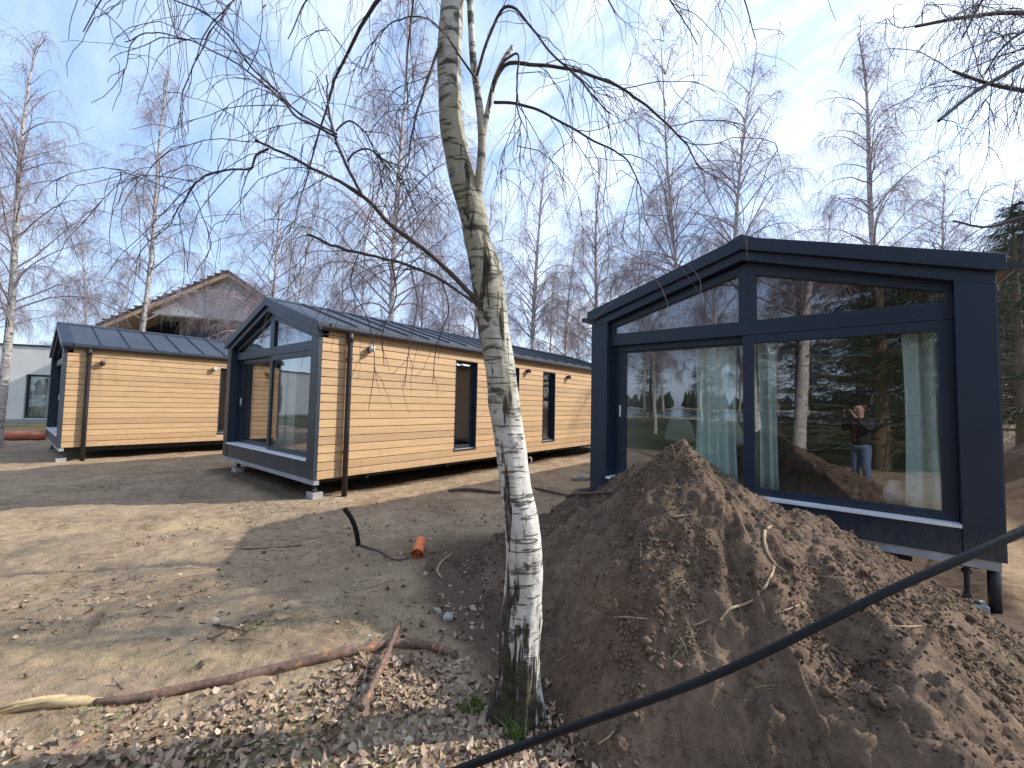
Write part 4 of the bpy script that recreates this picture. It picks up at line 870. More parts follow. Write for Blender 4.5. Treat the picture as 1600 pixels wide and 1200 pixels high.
def near_crown():
    rng = np.random.default_rng(21); vs, fs, off = [], [], 0
    def put(Pt, R, sd):
        nonlocal off
        v, f = tube_np(Pt, R, sd); vs.append(v-ORG); fs.append(f+off); off += len(v)
    polys = []
    for lb in LIMBS:
        c, r = traced(lb, 2.1, 40); c = c+0.006*np.stack([fbm(np.arange(40)*0.5, len(polys)*3.1+k*11, 0, 2) for k in range(3)], -1)*np.linspace(0, 1, 40)[:, None]
        put(c[None], r[None]*0.95, 8); polys.append(c)
    # twig tiers on the limbs
    A = np.stack(polys); K = len(A)*10; i = np.repeat(np.arange(len(A)), 10); s = rng.uniform(0.22, 1, K); p, t_ = sample_on(A, i, s)
    d = norm(t_*0.8+rng.normal(0, 0.45, (K, 3))+np.array([0, 0, 0.12])); ln = rng.uniform(0.18, 0.62, K)
    B, _ = grow(p, d, ln, 9, rng.uniform(0.6, 2.4, K), 0.17, rng); put(B, np.linspace(1, 0.45, 9)[None]*np.full((K, 1), 0.0024), 5)
    K2 = K*3; i = rng.integers(0, K, K2); s = rng.uniform(0.25, 1, K2); p, t_ = sample_on(B, i, s)
    d = norm(t_*0.6+rng.normal(0, 0.5, (K2, 3))+np.array([0, 0, -0.15])); ln = rng.uniform(0.10, 0.42, K2)
    B2, _ = grow(p, d, ln, 7, rng.uniform(0.8, 2.8, K2), 0.2, rng); put(B2, np.linspace(1, 0.6, 7)[None]*np.full((K2, 1), 0.0015), 4)
    Hh = np.stack([traced(lb, 2.0, 30)[0] for lb in HANG])
    for lb in HANG: c, r = traced(lb, 2.0, 30); put(c[None], r[None], 6)
    i = np.repeat(np.arange(len(HANG)), 5); p, t_ = sample_on(Hh, i, rng.uniform(0.2, 0.95, len(i))); Bh, _ = grow(p, norm(t_*0.8+rng.normal(0, 0.4, (len(i), 3))), rng.uniform(0.08, 0.25, len(i)), 7, np.full(len(i), 1.2), 0.2, rng); put(Bh, np.linspace(1, 0.6, 7)[None]*np.full((len(i), 1), 0.0017), 4)
    pb = B2[:, -1]; K3 = len(pb)
    # hanging crown above the picture: long pendulous twigs reaching down into it
    n1 = 30; zz = rng.uniform(3.9, 7.0, n1); q = np.searchsorted(TC[:, 2], zz); q = np.clip(q, 0, len(TC)-1); st = TC[q]
    az = rng.uniform(0, 6.283, n1); el = rng.uniform(0.2, 0.8, n1); d = np.stack([np.cos(az)*np.cos(el), np.sin(az)*np.cos(el), np.sin(el)], -1)
    B1, _ = grow(st, d, rng.uniform(1.4, 3.0, n1), 14, rng.uniform(1.0, 2.2, n1), 0.09, rng); put(B1, np.linspace(0.018, 0.003, 14)[None]*np.ones((n1, 1)), 7)
    K = n1*9; i = np.repeat(np.arange(n1), 9); s = rng.uniform(0.25, 1, K); p, t_ = sample_on(B1, i, s); d = norm(t_*0.7+rng.normal(0, 0.5, (K, 3)))
    B2, _ = grow(p, d, rng.uniform(0.5, 1.5, K), 14, rng.uniform(2.0, 5.0, K), 0.13, rng); put(B2, np.linspace(1, 0.4, 14)[None]*np.full((K, 1), 0.0026), 5)
    K4 = K*3; i = rng.integers(0, K, K4); s = rng.uniform(0.3, 1, K4); p, t_ = sample_on(B2, i, s); d = norm(t_*0.7+rng.normal(0, 0.45, (K4, 3)))
    B3, _ = grow(p, d, rng.uniform(0.15, 0.6, K4), 8, rng.uniform(1.0, 3.0, K4), 0.18, rng); put(B3, np.linspace(1, 0.6, 8)[None]*np.full((K4, 1), 0.0017), 4)
    link_mesh('crown', np.concatenate(vs), np.concatenate(fs), 'branch_dark', hb, True)
near_crown()
# tree just outside the right edge whose limbs reach into the picture
def right_birch():
    rng = np.random.default_rng(31); x, y = rw2xy(9.1, 6.0); o0 = np.array([x, y, gz(x, y)-0.1])
    root = empty('birch_tree', tuple(o0), 'birch whose dark limbs reach in from the top right corner', 'birch')
    T = resample(np.array([[0, 0, 0], [0.05, 0.1, 3], [-0.1, 0.05, 6], [0, 0, 11]]), 40); tv, tf = tube_np(T[None], np.linspace(0.16, 0.02, 40)[None], 20); link_mesh('trunk', tv, tf, 'bark_near', root, True)
    L_ = [[(1830, -40, 14, 4.6), (1700, 10, 9, 4.4), (1600, 22, 6.5, 4.3), (1540, 20, 5.5, 4.2), (1480, 32, 5, 4.1), (1422, 38, 4, 4.0), (1400, 24, 2.4, 4.0), (1370, 50, 1.5, 4.0)],
          [(1830, 60, 12, 4.6), (1690, 40, 8, 4.4), (1600, 98, 6.5, 4.3), (1540, 135, 5.5, 4.2), (1490, 165, 5, 4.1), (1450, 205, 4, 4.05), (1418, 226, 2.4, 4.0)],
          [(1830, 120, 12, 4.6), (1690, 150, 8, 4.5), (1600, 142, 6, 4.4), (1545, 130, 5, 4.3), (1490, 112, 3.8, 4.2), (1484, 90, 2.6, 4.2), (1500, 60, 1.6, 4.2)],
          [(1830, 300, 10, 4.9), (1690, 325, 6, 4.9), (1600, 338, 4.5, 4.9), (1545, 355, 3.6, 4.9), (1500, 348, 2.8, 4.9), (1450, 330, 1.8, 4.9)],
          [(1830, -120, 12, 4.6), (1650, -90, 8, 4.3), (1560, -40, 5, 4.1), (1530, 10, 3.6, 4.0), (1500, 70, 2.4, 4.0), (1490, 120, 1.5, 4.0)],
          [(1830, 180, 10, 4.8), (1700, 110, 7, 4.6), (1610, 45, 4.5, 4.5), (1560, 80, 3, 4.5), (1520, 160, 2, 4.5)]]
    vs, fs, off = [], [], 0
    def put(Pt, R, sd):
        nonlocal off
        v, f = tube_np(Pt, R, sd); vs.append(v-o0); fs.append(f+off); off += len(v)
    A = []
    for lb in L_:
        c1, r1 = traced(lb[1:], 4.3, 30); c0 = T[np.argmin(np.abs(T[:, 2]+o0[2]-c1[0][2]+0.9))]+o0
        mid = c0*0.45+c1[0]*0.55+np.array([0, 0, 0.18]); q_ = resample(np.concatenate([np.r_[c0, 0.045][None], np.r_[mid, 0.034][None], np.c_[c1, r1][::6]]), 40); c, r = q_[:, :3], np.maximum(q_[:, 3], 0.002)
        put(c[None], r[None], 8); A.append(c)
    A = np.stack(A); K = len(A)*22; i = np.repeat(np.arange(len(A)), 22); s = rng.uniform(0.2, 1, K); p, t_ = sample_on(A, i, s)
    d = norm(t_*0.8+rng.normal(0, 0.45, (K, 3))+np.array([0, 0, 0.15])); B, _ = grow(p, d, rng.uniform(0.3, 1.3, K), 9, rng.uniform(0.6, 2.2, K), 0.15, rng); put(B, np.linspace(1, 0.45, 9)[None]*np.full((K, 1), 0.0052), 5)
    K2 = K*7; i = rng.integers(0, K, K2); s = rng.uniform(0.2, 1, K2); p, t_ = sample_on(B, i, s); d = norm(t_*0.6+rng.normal(0, 0.5, (K2, 3))+np.array([0, 0, -0.1]))
    B2, _ = grow(p, d, rng.uniform(0.15, 0.7, K2), 7, rng.uniform(0.8, 2.6, K2), 0.18, rng); put(B2, np.linspace(1, 0.6, 7)[None]*np.full((K2, 1), 0.0029), 4)
    n1 = 26; zz = rng.uniform(6.0, 10, n1); q = np.clip(np.searchsorted(T[:, 2], zz), 0, 39); az = rng.uniform(0, 6.283, n1); el = rng.uniform(0.3, 0.9, n1)
    B1, _ = grow(T[q]+o0, np.stack([np.cos(az)*np.cos(el), np.sin(az)*np.cos(el), np.sin(el)], -1), rng.uniform(1.2, 2.6, n1), 10, np.full(n1, 1.3), 0.08, rng); put(B1, np.linspace(0.02, 0.004, 10)[None]*np.ones((n1, 1)), 6)
    K = n1*16; i = np.repeat(np.arange(n1), 16); p, t_ = sample_on(B1, i, rng.uniform(0.2, 1, K)); B2, _ = grow(p, norm(t_*0.7+rng.normal(0, 0.5, (K, 3))), rng.uniform(0.4, 1.2, K), 9, rng.uniform(1.5, 3.5, K), 0.13, rng); put(B2, np.linspace(1, 0.5, 9)[None]*np.full((K, 1), 0.0036), 4)
    link_mesh('crown', np.concatenate(vs), np.concatenate(fs), 'branch_dark', root, True)
right_birch()
# ------------------------------------------------------------------ lying branches, roots, small things on the ground
def on_ground(path, n=60, lift=0.6, wob=0.0):
    q = []
    for p in path:
        s = surf(p[0], p[1]); dpt = float(np.dot(s-CAM, MC @ np.array([0, 0, -1.0])))*1.12; rad = p[2]/F*dpt*0.5*0.93; q.append((s[0], s[1], s[2]+rad*lift, rad))
    a = resample(np.array(q), n); r = np.maximum(a[:, 3], 0.001)
    return a[:, :3], r
def stick(path, label, mt='stick_bark', name='fallen_branch', cat='branch', n=90, sides=12, rough=0.14, lift=0.6, group=None):
    c, r = on_ground(path, n, lift); o0 = c[len(c)//2].copy()
    k = np.arange(n); r = r*(1+rough*fbm(k*0.35, len(label)*1.7, 0, 3)); c = c+r[:, None]*0.25*np.stack([fbm(k*0.2, 3.1+len(label), 0, 2), fbm(k*0.2, 7.7+len(label), 0, 2), 0*k], -1)
    m = MB(); m.tube(c-o0, r, sides); o = m.build(name, mt, None, True); o.location = tuple(o0); tag(o, label, cat, group); return o, o0
fo, f0 = stick([(148, 1102, 10), (230, 1094, 13), (300, 1078, 13), (360, 1068, 14), (420, 1055, 15), (500, 1034, 14), (580, 1018, 14), (640, 1012, 14), (690, 1022, 13), (712, 1030, 9)], 'long thick fallen branch lying across the leaf litter, split at its left end', lift=0.8)
c, r = on_ground([(-60, 1138, 3), (0, 1118, 9), (60, 1105, 13), (110, 1102, 14), (158, 1101, 11)], 40, 0.8); m = MB(); rr = r*(1+0.12*fbm(np.arange(40)*0.25, 2.2, 0, 3)); m.tube(c-f0, rr, 9)
for q_ in range(5):
    k_ = c[np.array([34-q_*3, 26-q_*3, 18-q_*3, 10-q_, 4-q_//2])]-f0+np.array([0.012*math.sin(q_*2.4), 0.012*math.cos(q_*2.4), 0.010+0.004*q_]); m.tube(k_, [0.012, 0.011, 0.009, 0.006, 0.002], 5)
m.build('split_end', 'pale_split_wood', fo, True)
stick([(563, 1132, 11), (580, 1095, 10), (600, 1050, 9), (615, 1010, 7), (626, 980, 4)], 'short stick with an orange bare patch leaning over the long fallen branch', lift=4.0)
stick([(60, 1215, 9), (120, 1170, 9), (170, 1145, 8), (215, 1118, 7), (245, 1095, 6)], 'dark side branch in the lower left corner below the split branch end', lift=0.8)
stick([(535, 1030, 4), (560, 1040, 4), (600, 1047, 3)], 'thin twig crossing between the long branch and the short stick', n=40)
stick([(618, 1045, 4), (640, 1028, 4), (655, 1012, 2.5)], 'pale forked twig end right of the short leaning stick', 'dry_root', n=40)
stick([(700, 770, 4), (735, 769, 5), (765, 772, 5), (790, 773, 4)], 'dark stick lying on bare soil left of the near trunk, before the middle cabin', 'dark_twig', n=40, lift=1.5)
stick([(835, 765, 3), (865, 772, 3.5), (890, 777, 3)], 'dark stick lying on bare soil between the near trunk and the right-hand cabin', 'dark_twig', n=40, lift=1.5)
stick([(885, 778, 6), (905, 774, 7), (930, 772, 5), (960, 770, 4)], 'dark root lying at the foot of the left post of the right-hand cabin', 'dark_twig', n=40)
stick([(350, 860, 2.2), (420, 858, 2.2), (470, 853, 1.6)], 'thin dark twig on the sandy ground left of the black conduit', 'dark_twig', n=40, lift=1.2)
stick([(560, 853, 3), (590, 862, 2.6), (625, 876, 2.2), (660, 868, 2), (720, 856, 1.6)], 'long thin twig between the black conduit and the orange pipe', 'dark_twig', n=50, lift=1.2)
stick([(255, 965, 2.2), (310, 975, 2.6), (360, 982, 2.2), (395, 990, 1.6)], 'thin twig on the bare ground above the long fallen branch', 'dark_twig', n=40, lift=1.2)
stick([(330, 1000, 3), (350, 990, 3), (385, 972, 2.4), (420, 955, 1.6)], 'pale curled twig on the bare ground above the long fallen branch', 'dark_twig', n=40, lift=1.2)
ROOTS = [([(1205, 825, 4), (1195, 834, 5), (1194, 850, 5), (1200, 870, 4.5), (1212, 885, 4), (1228, 895, 3)], 'pale curved root high on the right slope of the soil heap'),
 ([(1210, 885, 3), (1203, 905, 3.5), (1190, 925, 4), (1172, 930, 3), (1165, 945, 2.4)], 'pale root running downhill below the curved one on the soil heap'),
 ([(1125, 972, 3.5), (1140, 955, 4), (1165, 946, 4), (1190, 933, 2.5)], 'pale slanting root in the middle of the soil heap'),
 ([(1057, 822, 3.5), (1064, 840, 3.5), (1070, 855, 3), (1075, 870, 2.2)], 'straight pale root below the summit of the soil heap'),
 ([(1001, 845, 2.4), (1002, 870, 3), (1003, 895, 3), (1008, 915, 2)], 'thin root hanging straight down the left face of the soil heap'),
 ([(947, 895, 2.4), (955, 915, 3), (962, 940, 3), (968, 965, 2.2)], 'thin root on the lower left face of the soil heap'),
 ([(900, 968, 3), (950, 966, 3), (1000, 968, 3), (1040, 972, 2.4), (1085, 978, 3), (1115, 965, 2)], 'long dark root lying level across the soil heap'),
 ([(1053, 809, 2.4), (1070, 807, 3), (1085, 804, 2)], 'short level root below the summit of the soil heap'),
 ([(1215, 960, 2), (1240, 950, 2.6), (1268, 938, 2)], 'short pale root near the second hump of the soil heap'),
 ([(1360, 978, 2), (1400, 980, 2.4), (1440, 979, 1.6)], 'thin twig on the lit right flank of the soil heap, below the black pipe'),
 ([(690, 905, 3), (683, 893, 3.5), (690, 880, 3), (706, 866, 2)], 'pale bent root at the left foot of the soil heap'),
 ([(905, 1140, 2.4), (960, 1120, 2.6), (1000, 1160, 2.2)], 'thin root at the near foot of the soil heap'),
 ([(935, 1165, 3), (955, 1150, 3), (965, 1135, 2)], 'pale rootlet beside the black pipe at the near foot of the soil heap')]
for p_, lb in ROOTS: stick(p_, lb, 'dry_root', 'root', 'root', 40, 7, 0.2, 1.2, 'roots sticking out of the soil heap')
# rootlet tuft on the summit
s = surf(1056, 722); m = MB()
for k, (dx, dz) in enumerate(((-0.02, 0.12), (0.03, 0.10), (0.06, 0.06), (-0.05, 0.07))): m.tube([(0, 0, -0.02), (dx*0.4, 0.01*k, dz*0.5), (dx*1.3, 0.02*k, dz)], [0.0032, 0.0024, 0.0014], 6)
o = m.build('root', 'dry_root', None, True); o.location = tuple(s); tag(o, 'tuft of thin rootlets standing on the summit of the soil heap', 'root', 'roots sticking out of the soil heap')
# black water pipe strung across the foreground
cp = [(560, 1262, 1.16), (640, 1234, 1.15), (725, 1199, 1.15), (800, 1171, 1.15), (900, 1134, 1.14), (1000, 1099, 1.13), (1100, 1062, 1.12), (1200, 1017, 1.11), (1300, 967, 1.10), (1400, 918, 1.09), (1500, 874, 1.08), (1600, 829, 1.08), (1720, 770, 1.09), (1850, 700, 1.12)]
pts = [P(u, v, d) for u, v, d in cp]; gl = pts[0]; pre = rwz(*xy2rw(gl[0]-0.35, gl[1]-0.3), 0.25); pre2 = rwz(*xy2rw(gl[0]-0.8, gl[1]-0.5), gz(gl[0]-0.8, gl[1]-0.5)+0.01)
xx, yy = rw2xy(9.0, 5.9); end = np.array([xx, yy, 2.3]); pts = [pre2, pre]+pts+[pts[-1]+(end-pts[-1])*q_-np.array([0, 0, 0.5*q_*(1-q_)]) for q_ in np.linspace(0.12, 1, 8)]
c = resample(np.array(pts), 160); m = MB(); o0 = c[70].copy(); m.tube(c-o0, 0.0108, 16); o = m.build('water_pipe', 'black_plastic', None, True); o.location = tuple(o0); tag(o, 'black plastic pipe hanging across the foreground in front of the soil heap', 'pipe')
# black conduit out of the ground
b0 = surf(560, 853); dpt = float(np.dot(b0-CAM, MC @ np.array([0, 0, -1.0])))
pc = [P(562, 868, dpt), P(559, 845, dpt), P(556, 828, dpt), P(549, 810, dpt), P(538, 794, dpt)]
c = resample(np.array(pc), 40); m = MB(); rr = 0.026*(1+0.05*np.sin(np.arange(40)*2.1)); m.tube(c-b0, rr, 14, False); m.tube(c[::-1]-b0, rr*0.8, 14, False); o = m.build('conduit', 'black_plastic', None, True); o.location = tuple(b0); tag(o, 'short black conduit bent upright out of the bare ground', 'conduit')
# orange drain pipe stub
b0 = surf(652, 872); d1 = norm(surf(660, 848)-b0+np.array([0, 0, 0.05])); m = MB()
ring = np.linspace(0, 6.283, 25)[:-1]
m.tube([b0*0+d1*-0.03+np.array([0, 0, 0.05]), d1*0.32+np.array([0, 0, 0.045])], 0.055, 24, False); m.tube([d1*0.32+np.array([0, 0, 0.045]), d1*-0.03+np.array([0, 0, 0.05])], 0.050, 24, False)
m.tube([d1*-0.034+np.array([0, 0, 0.05]), d1*0.03+np.array([0, 0, 0.05])], 0.059, 24, False); v1 = m
o = m.build('drain_pipe', 'orange_pvc', None, True); o.location = tuple(b0); tag(o, 'orange plastic drain pipe stub poking out of the bare ground', 'pipe')
# red-brown pipe lying before the leftmost cabin
p0 = surf(-60, 690); p1 = surf(72, 687); p0 = p0+(p1-p0)*0; m = MB(); m.tube([np.array([0, 0, 0.16]), p1-p0+np.array([0, 0, 0.16])], 0.17, 20); o = m.build('lying_pipe', 'red_brown_pipe', None, True); o.location = tuple(p0); tag(o, 'long red-brown pipe lying on the ground left of the leftmost cabin', 'pipe')
def rock(u, v, sx, sy_, sz, label, mt='stone_white', name='stone', seed=1, rz=0.0):
    b = surf(u, v); n = 24; th = np.linspace(0, math.pi, 14); ph = np.arange(n)*6.283/n; V = []
    for a in th:
        for p in ph:
            q = np.array([math.sin(a)*math.cos(p), math.sin(a)*math.sin(p), math.cos(a)]); k = 1+0.28*float(fbm(q[0]*1.6+seed*7, q[1]*1.6, q[2]*1.6, 3)); q = q*k; V.append((q[0]*sx, q[1]*sy_, q[2]*sz))
    Fc = [(i*n+j, i*n+(j+1) % n, (i+1)*n+(j+1) % n, (i+1)*n+j) for i in range(13) for j in range(n)]
    o = link_mesh(name, V, Fc, mt, None, True); o.location = (b[0], b[1], b[2]+sz*0.45); o.rotation_euler = (0, 0, rz); return tag(o, label, 'stone')
rock(908, 750, 0.22, 0.13, 0.10, 'pale broken stone lying left of the right-hand cabin', seed=2, rz=0.7)
rock(700, 968, 0.05, 0.04, 0.03, 'rounded grey stone at the left foot of the soil heap', 'concrete', seed=3)
rock(684, 957, 0.035, 0.02, 0.022, 'small white stone beside the grey one at the left foot of the heap', seed=4)
rock(912, 1152, 0.032, 0.028, 0.026, 'brown stone beside the black pipe at the near foot of the heap', 'heap_soil', seed=5)
rock(970, 1168, 0.035, 0.03, 0.03, 'brown stone at the near foot of the heap, right of the other', 'heap_soil', seed=6)
rock(722, 927, 0.018, 0.012, 0.012, 'tiny pale pebble on the dark soil left of the near trunk', 'dry_root', seed=7)
rock(843, 771 if False else 760, 0.03, 0.03, 0.02, 'tiny pale stone on bare soil right of the near trunk', seed=8)
# boards at the far end of the middle cabin and a bent white pipe under it
b = surf(890, 697); m = MB(); m.box(-0.5, 0.6, -0.08, 0.08, 0, 0.035); m.box(-0.3, 0.75, 0.1, 0.22, 0.02, 0.05); o = m.build('board', 'dark_wood', None, bevel=0.003); o.location = (b[0], b[1], b[2]+0.05); o.rotation_euler = (0.05, -0.12, 1.1); tag(o, 'dark boards lying on the spoil at the far end of the middle cabin', 'board')
b = np.array([-6.75, 9.2, gz(-6.75, 9.2)]); m = MB(); m.tube([(0, 0, 0), (0, 0.02, 0.13), (0, -0.04, 0.19), (0, -0.12, 0.17)], 0.02, 10); o = m.build('bent_pipe', 'white_ceramic', None, True); o.location = tuple(b); tag(o, 'bent white pipe standing under the far half of the middle cabin', 'pipe')
# ------------------------------------------------------------------ leaf litter, grass
def litter():
    rng = np.random.default_rng(11); K = 75000
    r = rng.uniform(-4.2, 1.6, K); w = rng.uniform(1.25, 6.5, K)
    line = np.interp(r, [-2.55, -1.28, -0.7, -0.33, 0.05, 1.2], [1.95, 2.36, 2.62, 2.66, 2.55, 1.8])
    n = fbm(r*1.6, w*1.6, 4, 3)
    den = smooth(0.15, -0.10, w-line)*np.clip(0.62+0.75*n, 0.12, 1.1)*smooth(-3.0, -1.2, r+0.25*n)*smooth(0.75, 0.2, r-0.45*(w < 1.98))+0.34*smooth(1.0, 0.0, np.abs(w-2.95)/0.75)*smooth(1.0, 0.0, np.abs(r+0.75)/0.8)*np.clip(0.6+1.3*n, 0, 1.2)+0.010+0.05*smooth(0.2, 0.8, n)*smooth(5.5, 3, w)
    den = den*(heap_base(r, w) < 0.03+0.05*rng.random(K))
    ok = rng.random(K) < den; r, w = r[ok], w[ok]; K = len(r)
    hx, hy = xy2rw(ORG[0], ORG[1]); far = np.hypot(r-hx, w-hy) > 0.13; r, w = r[far], w[far]; K = len(r)
    x, y = rw2xy(r, w); s = rng.uniform(0.008, 0.022, K); z = top_h(r, w)+0.001+0.009*rng.random(K)
    # leaf outline: 8 rim points plus centre rib, curled
    a = np.linspace(0, 2*math.pi, 9)[:-1]; ox = np.cos(a)*1.15+0.25*(np.cos(a) > 0.9); oy = np.sin(a)*0.78*(1-0.32*np.cos(a)); ox = np.r_[ox, 0.15, -0.5]; oy = np.r_[oy, 0, 0]
    cu = rng.normal(0, 0.75, (K, 1)); cv = rng.normal(0, 0.75, (K, 1))
    jx = 1+rng.normal(0, 0.10, (K, 10)); lx_ = ox[None]*jx; ly_ = oy[None]*(1+rng.normal(0, 0.10, (K, 10))); lz_ = cu*ox[None]**2*0.6+cv*oy[None]**2*0.9+rng.normal(0, 0.13, (K, 10))
    pt = np.stack([lx_, ly_, lz_], -1)*s[:, None, None]
    rz, tx, ty = rng.uniform(0, 6.283, K), rng.normal(0, 0.45, K), rng.normal(0, 0.45, K)
    c_, s_ = np.cos(rz)[:, None], np.sin(rz)[:, None]; X = pt[..., 0]*c_-pt[..., 1]*s_; Y = pt[..., 0]*s_+pt[..., 1]*c_; Z = pt[..., 2]+X*tx[:, None]+Y*ty[:, None]
    V = np.stack([X+x[:, None], Y+y[:, None], Z+z[:, None]], -1).reshape(-1, 3)
    tri = np.array([(8, 0, 1), (8, 1, 2), (9, 8, 2), (9, 2, 3), (9, 3, 4), (9, 4, 5), (9, 5, 6), (9, 6, 8), (8, 6, 7), (8, 7, 0)])
    Fc = (tri[None]+10*np.arange(K)[:, None, None]).reshape(-1, 3)
    o = link_mesh('leaf_litter', V, Fc, 'dead_leaf'); tag(o, 'dead birch leaves strewn over the lower left ground', 'leaves', kind='stuff')
    at = o.data.attributes.new('tone', 'FLOAT', 'POINT'); at.data.foreach_set('value', np.repeat(np.clip(rng.normal(0.50, 0.34, K), 0, 1), 10).astype(np.float32))
litter()
def debris():
    rng = np.random.default_rng(14); K = 5200; r = rng.uniform(-8, 1.2, K*2); w = 1.6+7.5*rng.random(K*2)**1.3
    n = fbm(r*0.9, w*1.1, 12, 3); ok = (rng.random(K*2) < np.clip(0.35+0.9*n, 0.06, 1)) & (r > -1.25*w); r, w = r[ok][:K], w[ok][:K]; K = len(r)
    L_ = rng.uniform(0.012, 0.06, K)*np.where(rng.random(K) < 0.08, 3.2, 1); a = rng.uniform(0, 6.283, K); b_ = a+rng.normal(0, 0.5, K)
    p = []
    for q in (-1, 0, 1):
        rr = r+np.where(q < 0, -np.cos(a)*L_, np.where(q > 0, np.cos(b_)*L_, 0)); ww = w+np.where(q < 0, -np.sin(a)*L_, np.where(q > 0, np.sin(b_)*L_, 0))
        x, y = rw2xy(rr, ww); p.append(np.stack([x, y, top_h(rr, ww)+0.0035], -1))
    v, f = tube_np(np.stack(p, 1), np.array([0.5, 1, 0.6])[None]*rng.uniform(0.0010, 0.0026, (K, 1)), 4)
    h = K*2//3; nv = h*12; nf = h*8
    o = link_mesh('twig_litter', v[:nv], f[:nf], 'dark_twig'); tag(o, 'broken dark twiglets scattered over the bare ground', 'twigs', kind='stuff')
    o = link_mesh('straw_litter', v[nv:], f[nf:]-nv, 'dry_grass'); tag(o, 'pale straw bits scattered over the bare ground', 'straw', kind='stuff')
debris()
def blades(name, spots, mt, label, cat, kind=None, seed=5, group=None, h=(0.04, 0.10), origin=None):
    rng = np.random.default_rng(seed); V = []; 
    for (x, y, n, rad, hh) in spots:
        a = rng.uniform(0, 6.283, n); q = rad*np.sqrt(rng.random(n)); px, py = x+q*np.cos(a), y+q*np.sin(a); rr, ww = xy2rw(px, py); pz = top_h(rr, ww)-0.004
        az = rng.uniform(0, 6.283, n); l = rng.uniform(h[0], h[1], n)*hh; b_ = rng.uniform(0.1, 0.8, n)*l; wv = 0.0016
        dx, dy = np.cos(az), np.sin(az); nx, ny = -dy*wv, dx*wv
        base = np.stack([px, py, pz], -1); mid = base+np.stack([dx*b_*0.35, dy*b_*0.35, l*0.6], -1); tip = base+np.stack([dx*b_, dy*b_, l*0.95], -1); nn = np.stack([nx, ny, 0*nx], -1)
        V.append(np.stack([base-nn, base+nn, mid+nn*0.8, mid-nn*0.8, tip+nn*0.1, tip-nn*0.1], 1).reshape(-1, 3))
    V = np.concatenate(V); K = len(V)//6; Fc = (np.array([(0, 1, 2, 3), (3, 2, 4, 5)])[None]+6*np.arange(K)[:, None, None]).reshape(-1, 4)
    o = link_mesh(name, V, Fc, mt, None, False, origin); return tag(o, label, cat, group, kind)
sp = []
rg = np.random.default_rng(8)
for (u, v, n, rad) in ((110, 1125, 60, 0.12), (160, 1135, 70, 0.12), (130, 980, 40, 0.15), (395, 985, 30, 0.12), (470, 1045, 60, 0.15), (560, 985, 80, 0.2), (610, 975, 90, 0.22), (660, 945, 50, 0.2), (530, 945, 60, 0.12), (470, 970, 70, 0.12), (400, 980, 50, 0.1), (500, 1075, 60, 0.2), (690, 1070, 60, 0.15), (660, 1140, 70, 0.15), (640, 1110, 60, 0.2), (420, 1150, 60, 0.2), (740, 1040, 60, 0.08), (760, 1180, 50, 0.1), (860, 1135, 50, 0.06), (300, 1100, 40, 0.15), (1590, 1010, 80, 0.12), (1600, 1060, 80, 0.1)):
    s = surf(u, v); sp.append((s[0], s[1], n, rad, 0.42))
blades('sparse_grass', sp, 'grass_green', 'sparse short green grass between the leaves and on bare soil', 'grass', 'stuff', 5)
sp = []
for k in range(90):
    u, v = rg.uniform(0, 700), rg.uniform(800, 1150); s = surf(u, v); sp.append((s[0], s[1], 5, 0.12, 0.45))
blades('straw', sp, 'dry_grass', 'wisps of dry straw scattered on the bare ground', 'straw', 'stuff', 6)
s = surf(808, 1152); blades('grass_tuft', [(s[0], s[1], 170, 0.045, 1.0)], 'grass_green', 'bright green grass tuft at the foot of the near birch', 'grass tuft', None, 9, None, (0.05, 0.12), tuple(s))
# moss cushion beside the trunk
s = surf(738, 1112); blades('moss_cushion', [(s[0], s[1], 1500, 0.060, 1.0), (s[0]-0.03, s[1]-0.04, 500, 0.05, 0.7)], 'moss', 'bright green moss cushion left of the near birch trunk', 'moss', None, 19, None, (0.010, 0.034), tuple(s))
# ------------------------------------------------------------------ the photographer (seen mirrored in the right-hand pane)
def skinned(name, verts, edges, radii, mt, parent, levels=2):
    me = bpy.data.meshes.new(name); me.from_pydata([tuple(v) for v in verts], edges, []); me.update(); me.materials.append(MAT[mt])
    o = bpy.data.objects.new(name, me); COL.objects.link(o); o.parent = parent
    o.modifiers.new('skin', 'SKIN'); sv = me.skin_vertices[0].data if me.skin_vertices else None
    if sv is None:
        bpy.context.view_layer.objects.active = o; o.select_set(True); bpy.ops.object.mode_set(mode='EDIT'); bpy.ops.object.mode_set(mode='OBJECT'); sv = me.skin_vertices[0].data
    for i, r_ in enumerate(radii): sv[i].radius = (r_, r_) if not hasattr(r_, '__len__') else r_
    sv[0].use_root = True
    s_ = o.modifiers.new('sub', 'SUBSURF'); s_.levels = levels; s_.render_levels = levels
    me.polygons.foreach_set('use_smooth', [True]*len(me.polygons)); o.modifiers['skin'].use_smooth_shade = True
    return o
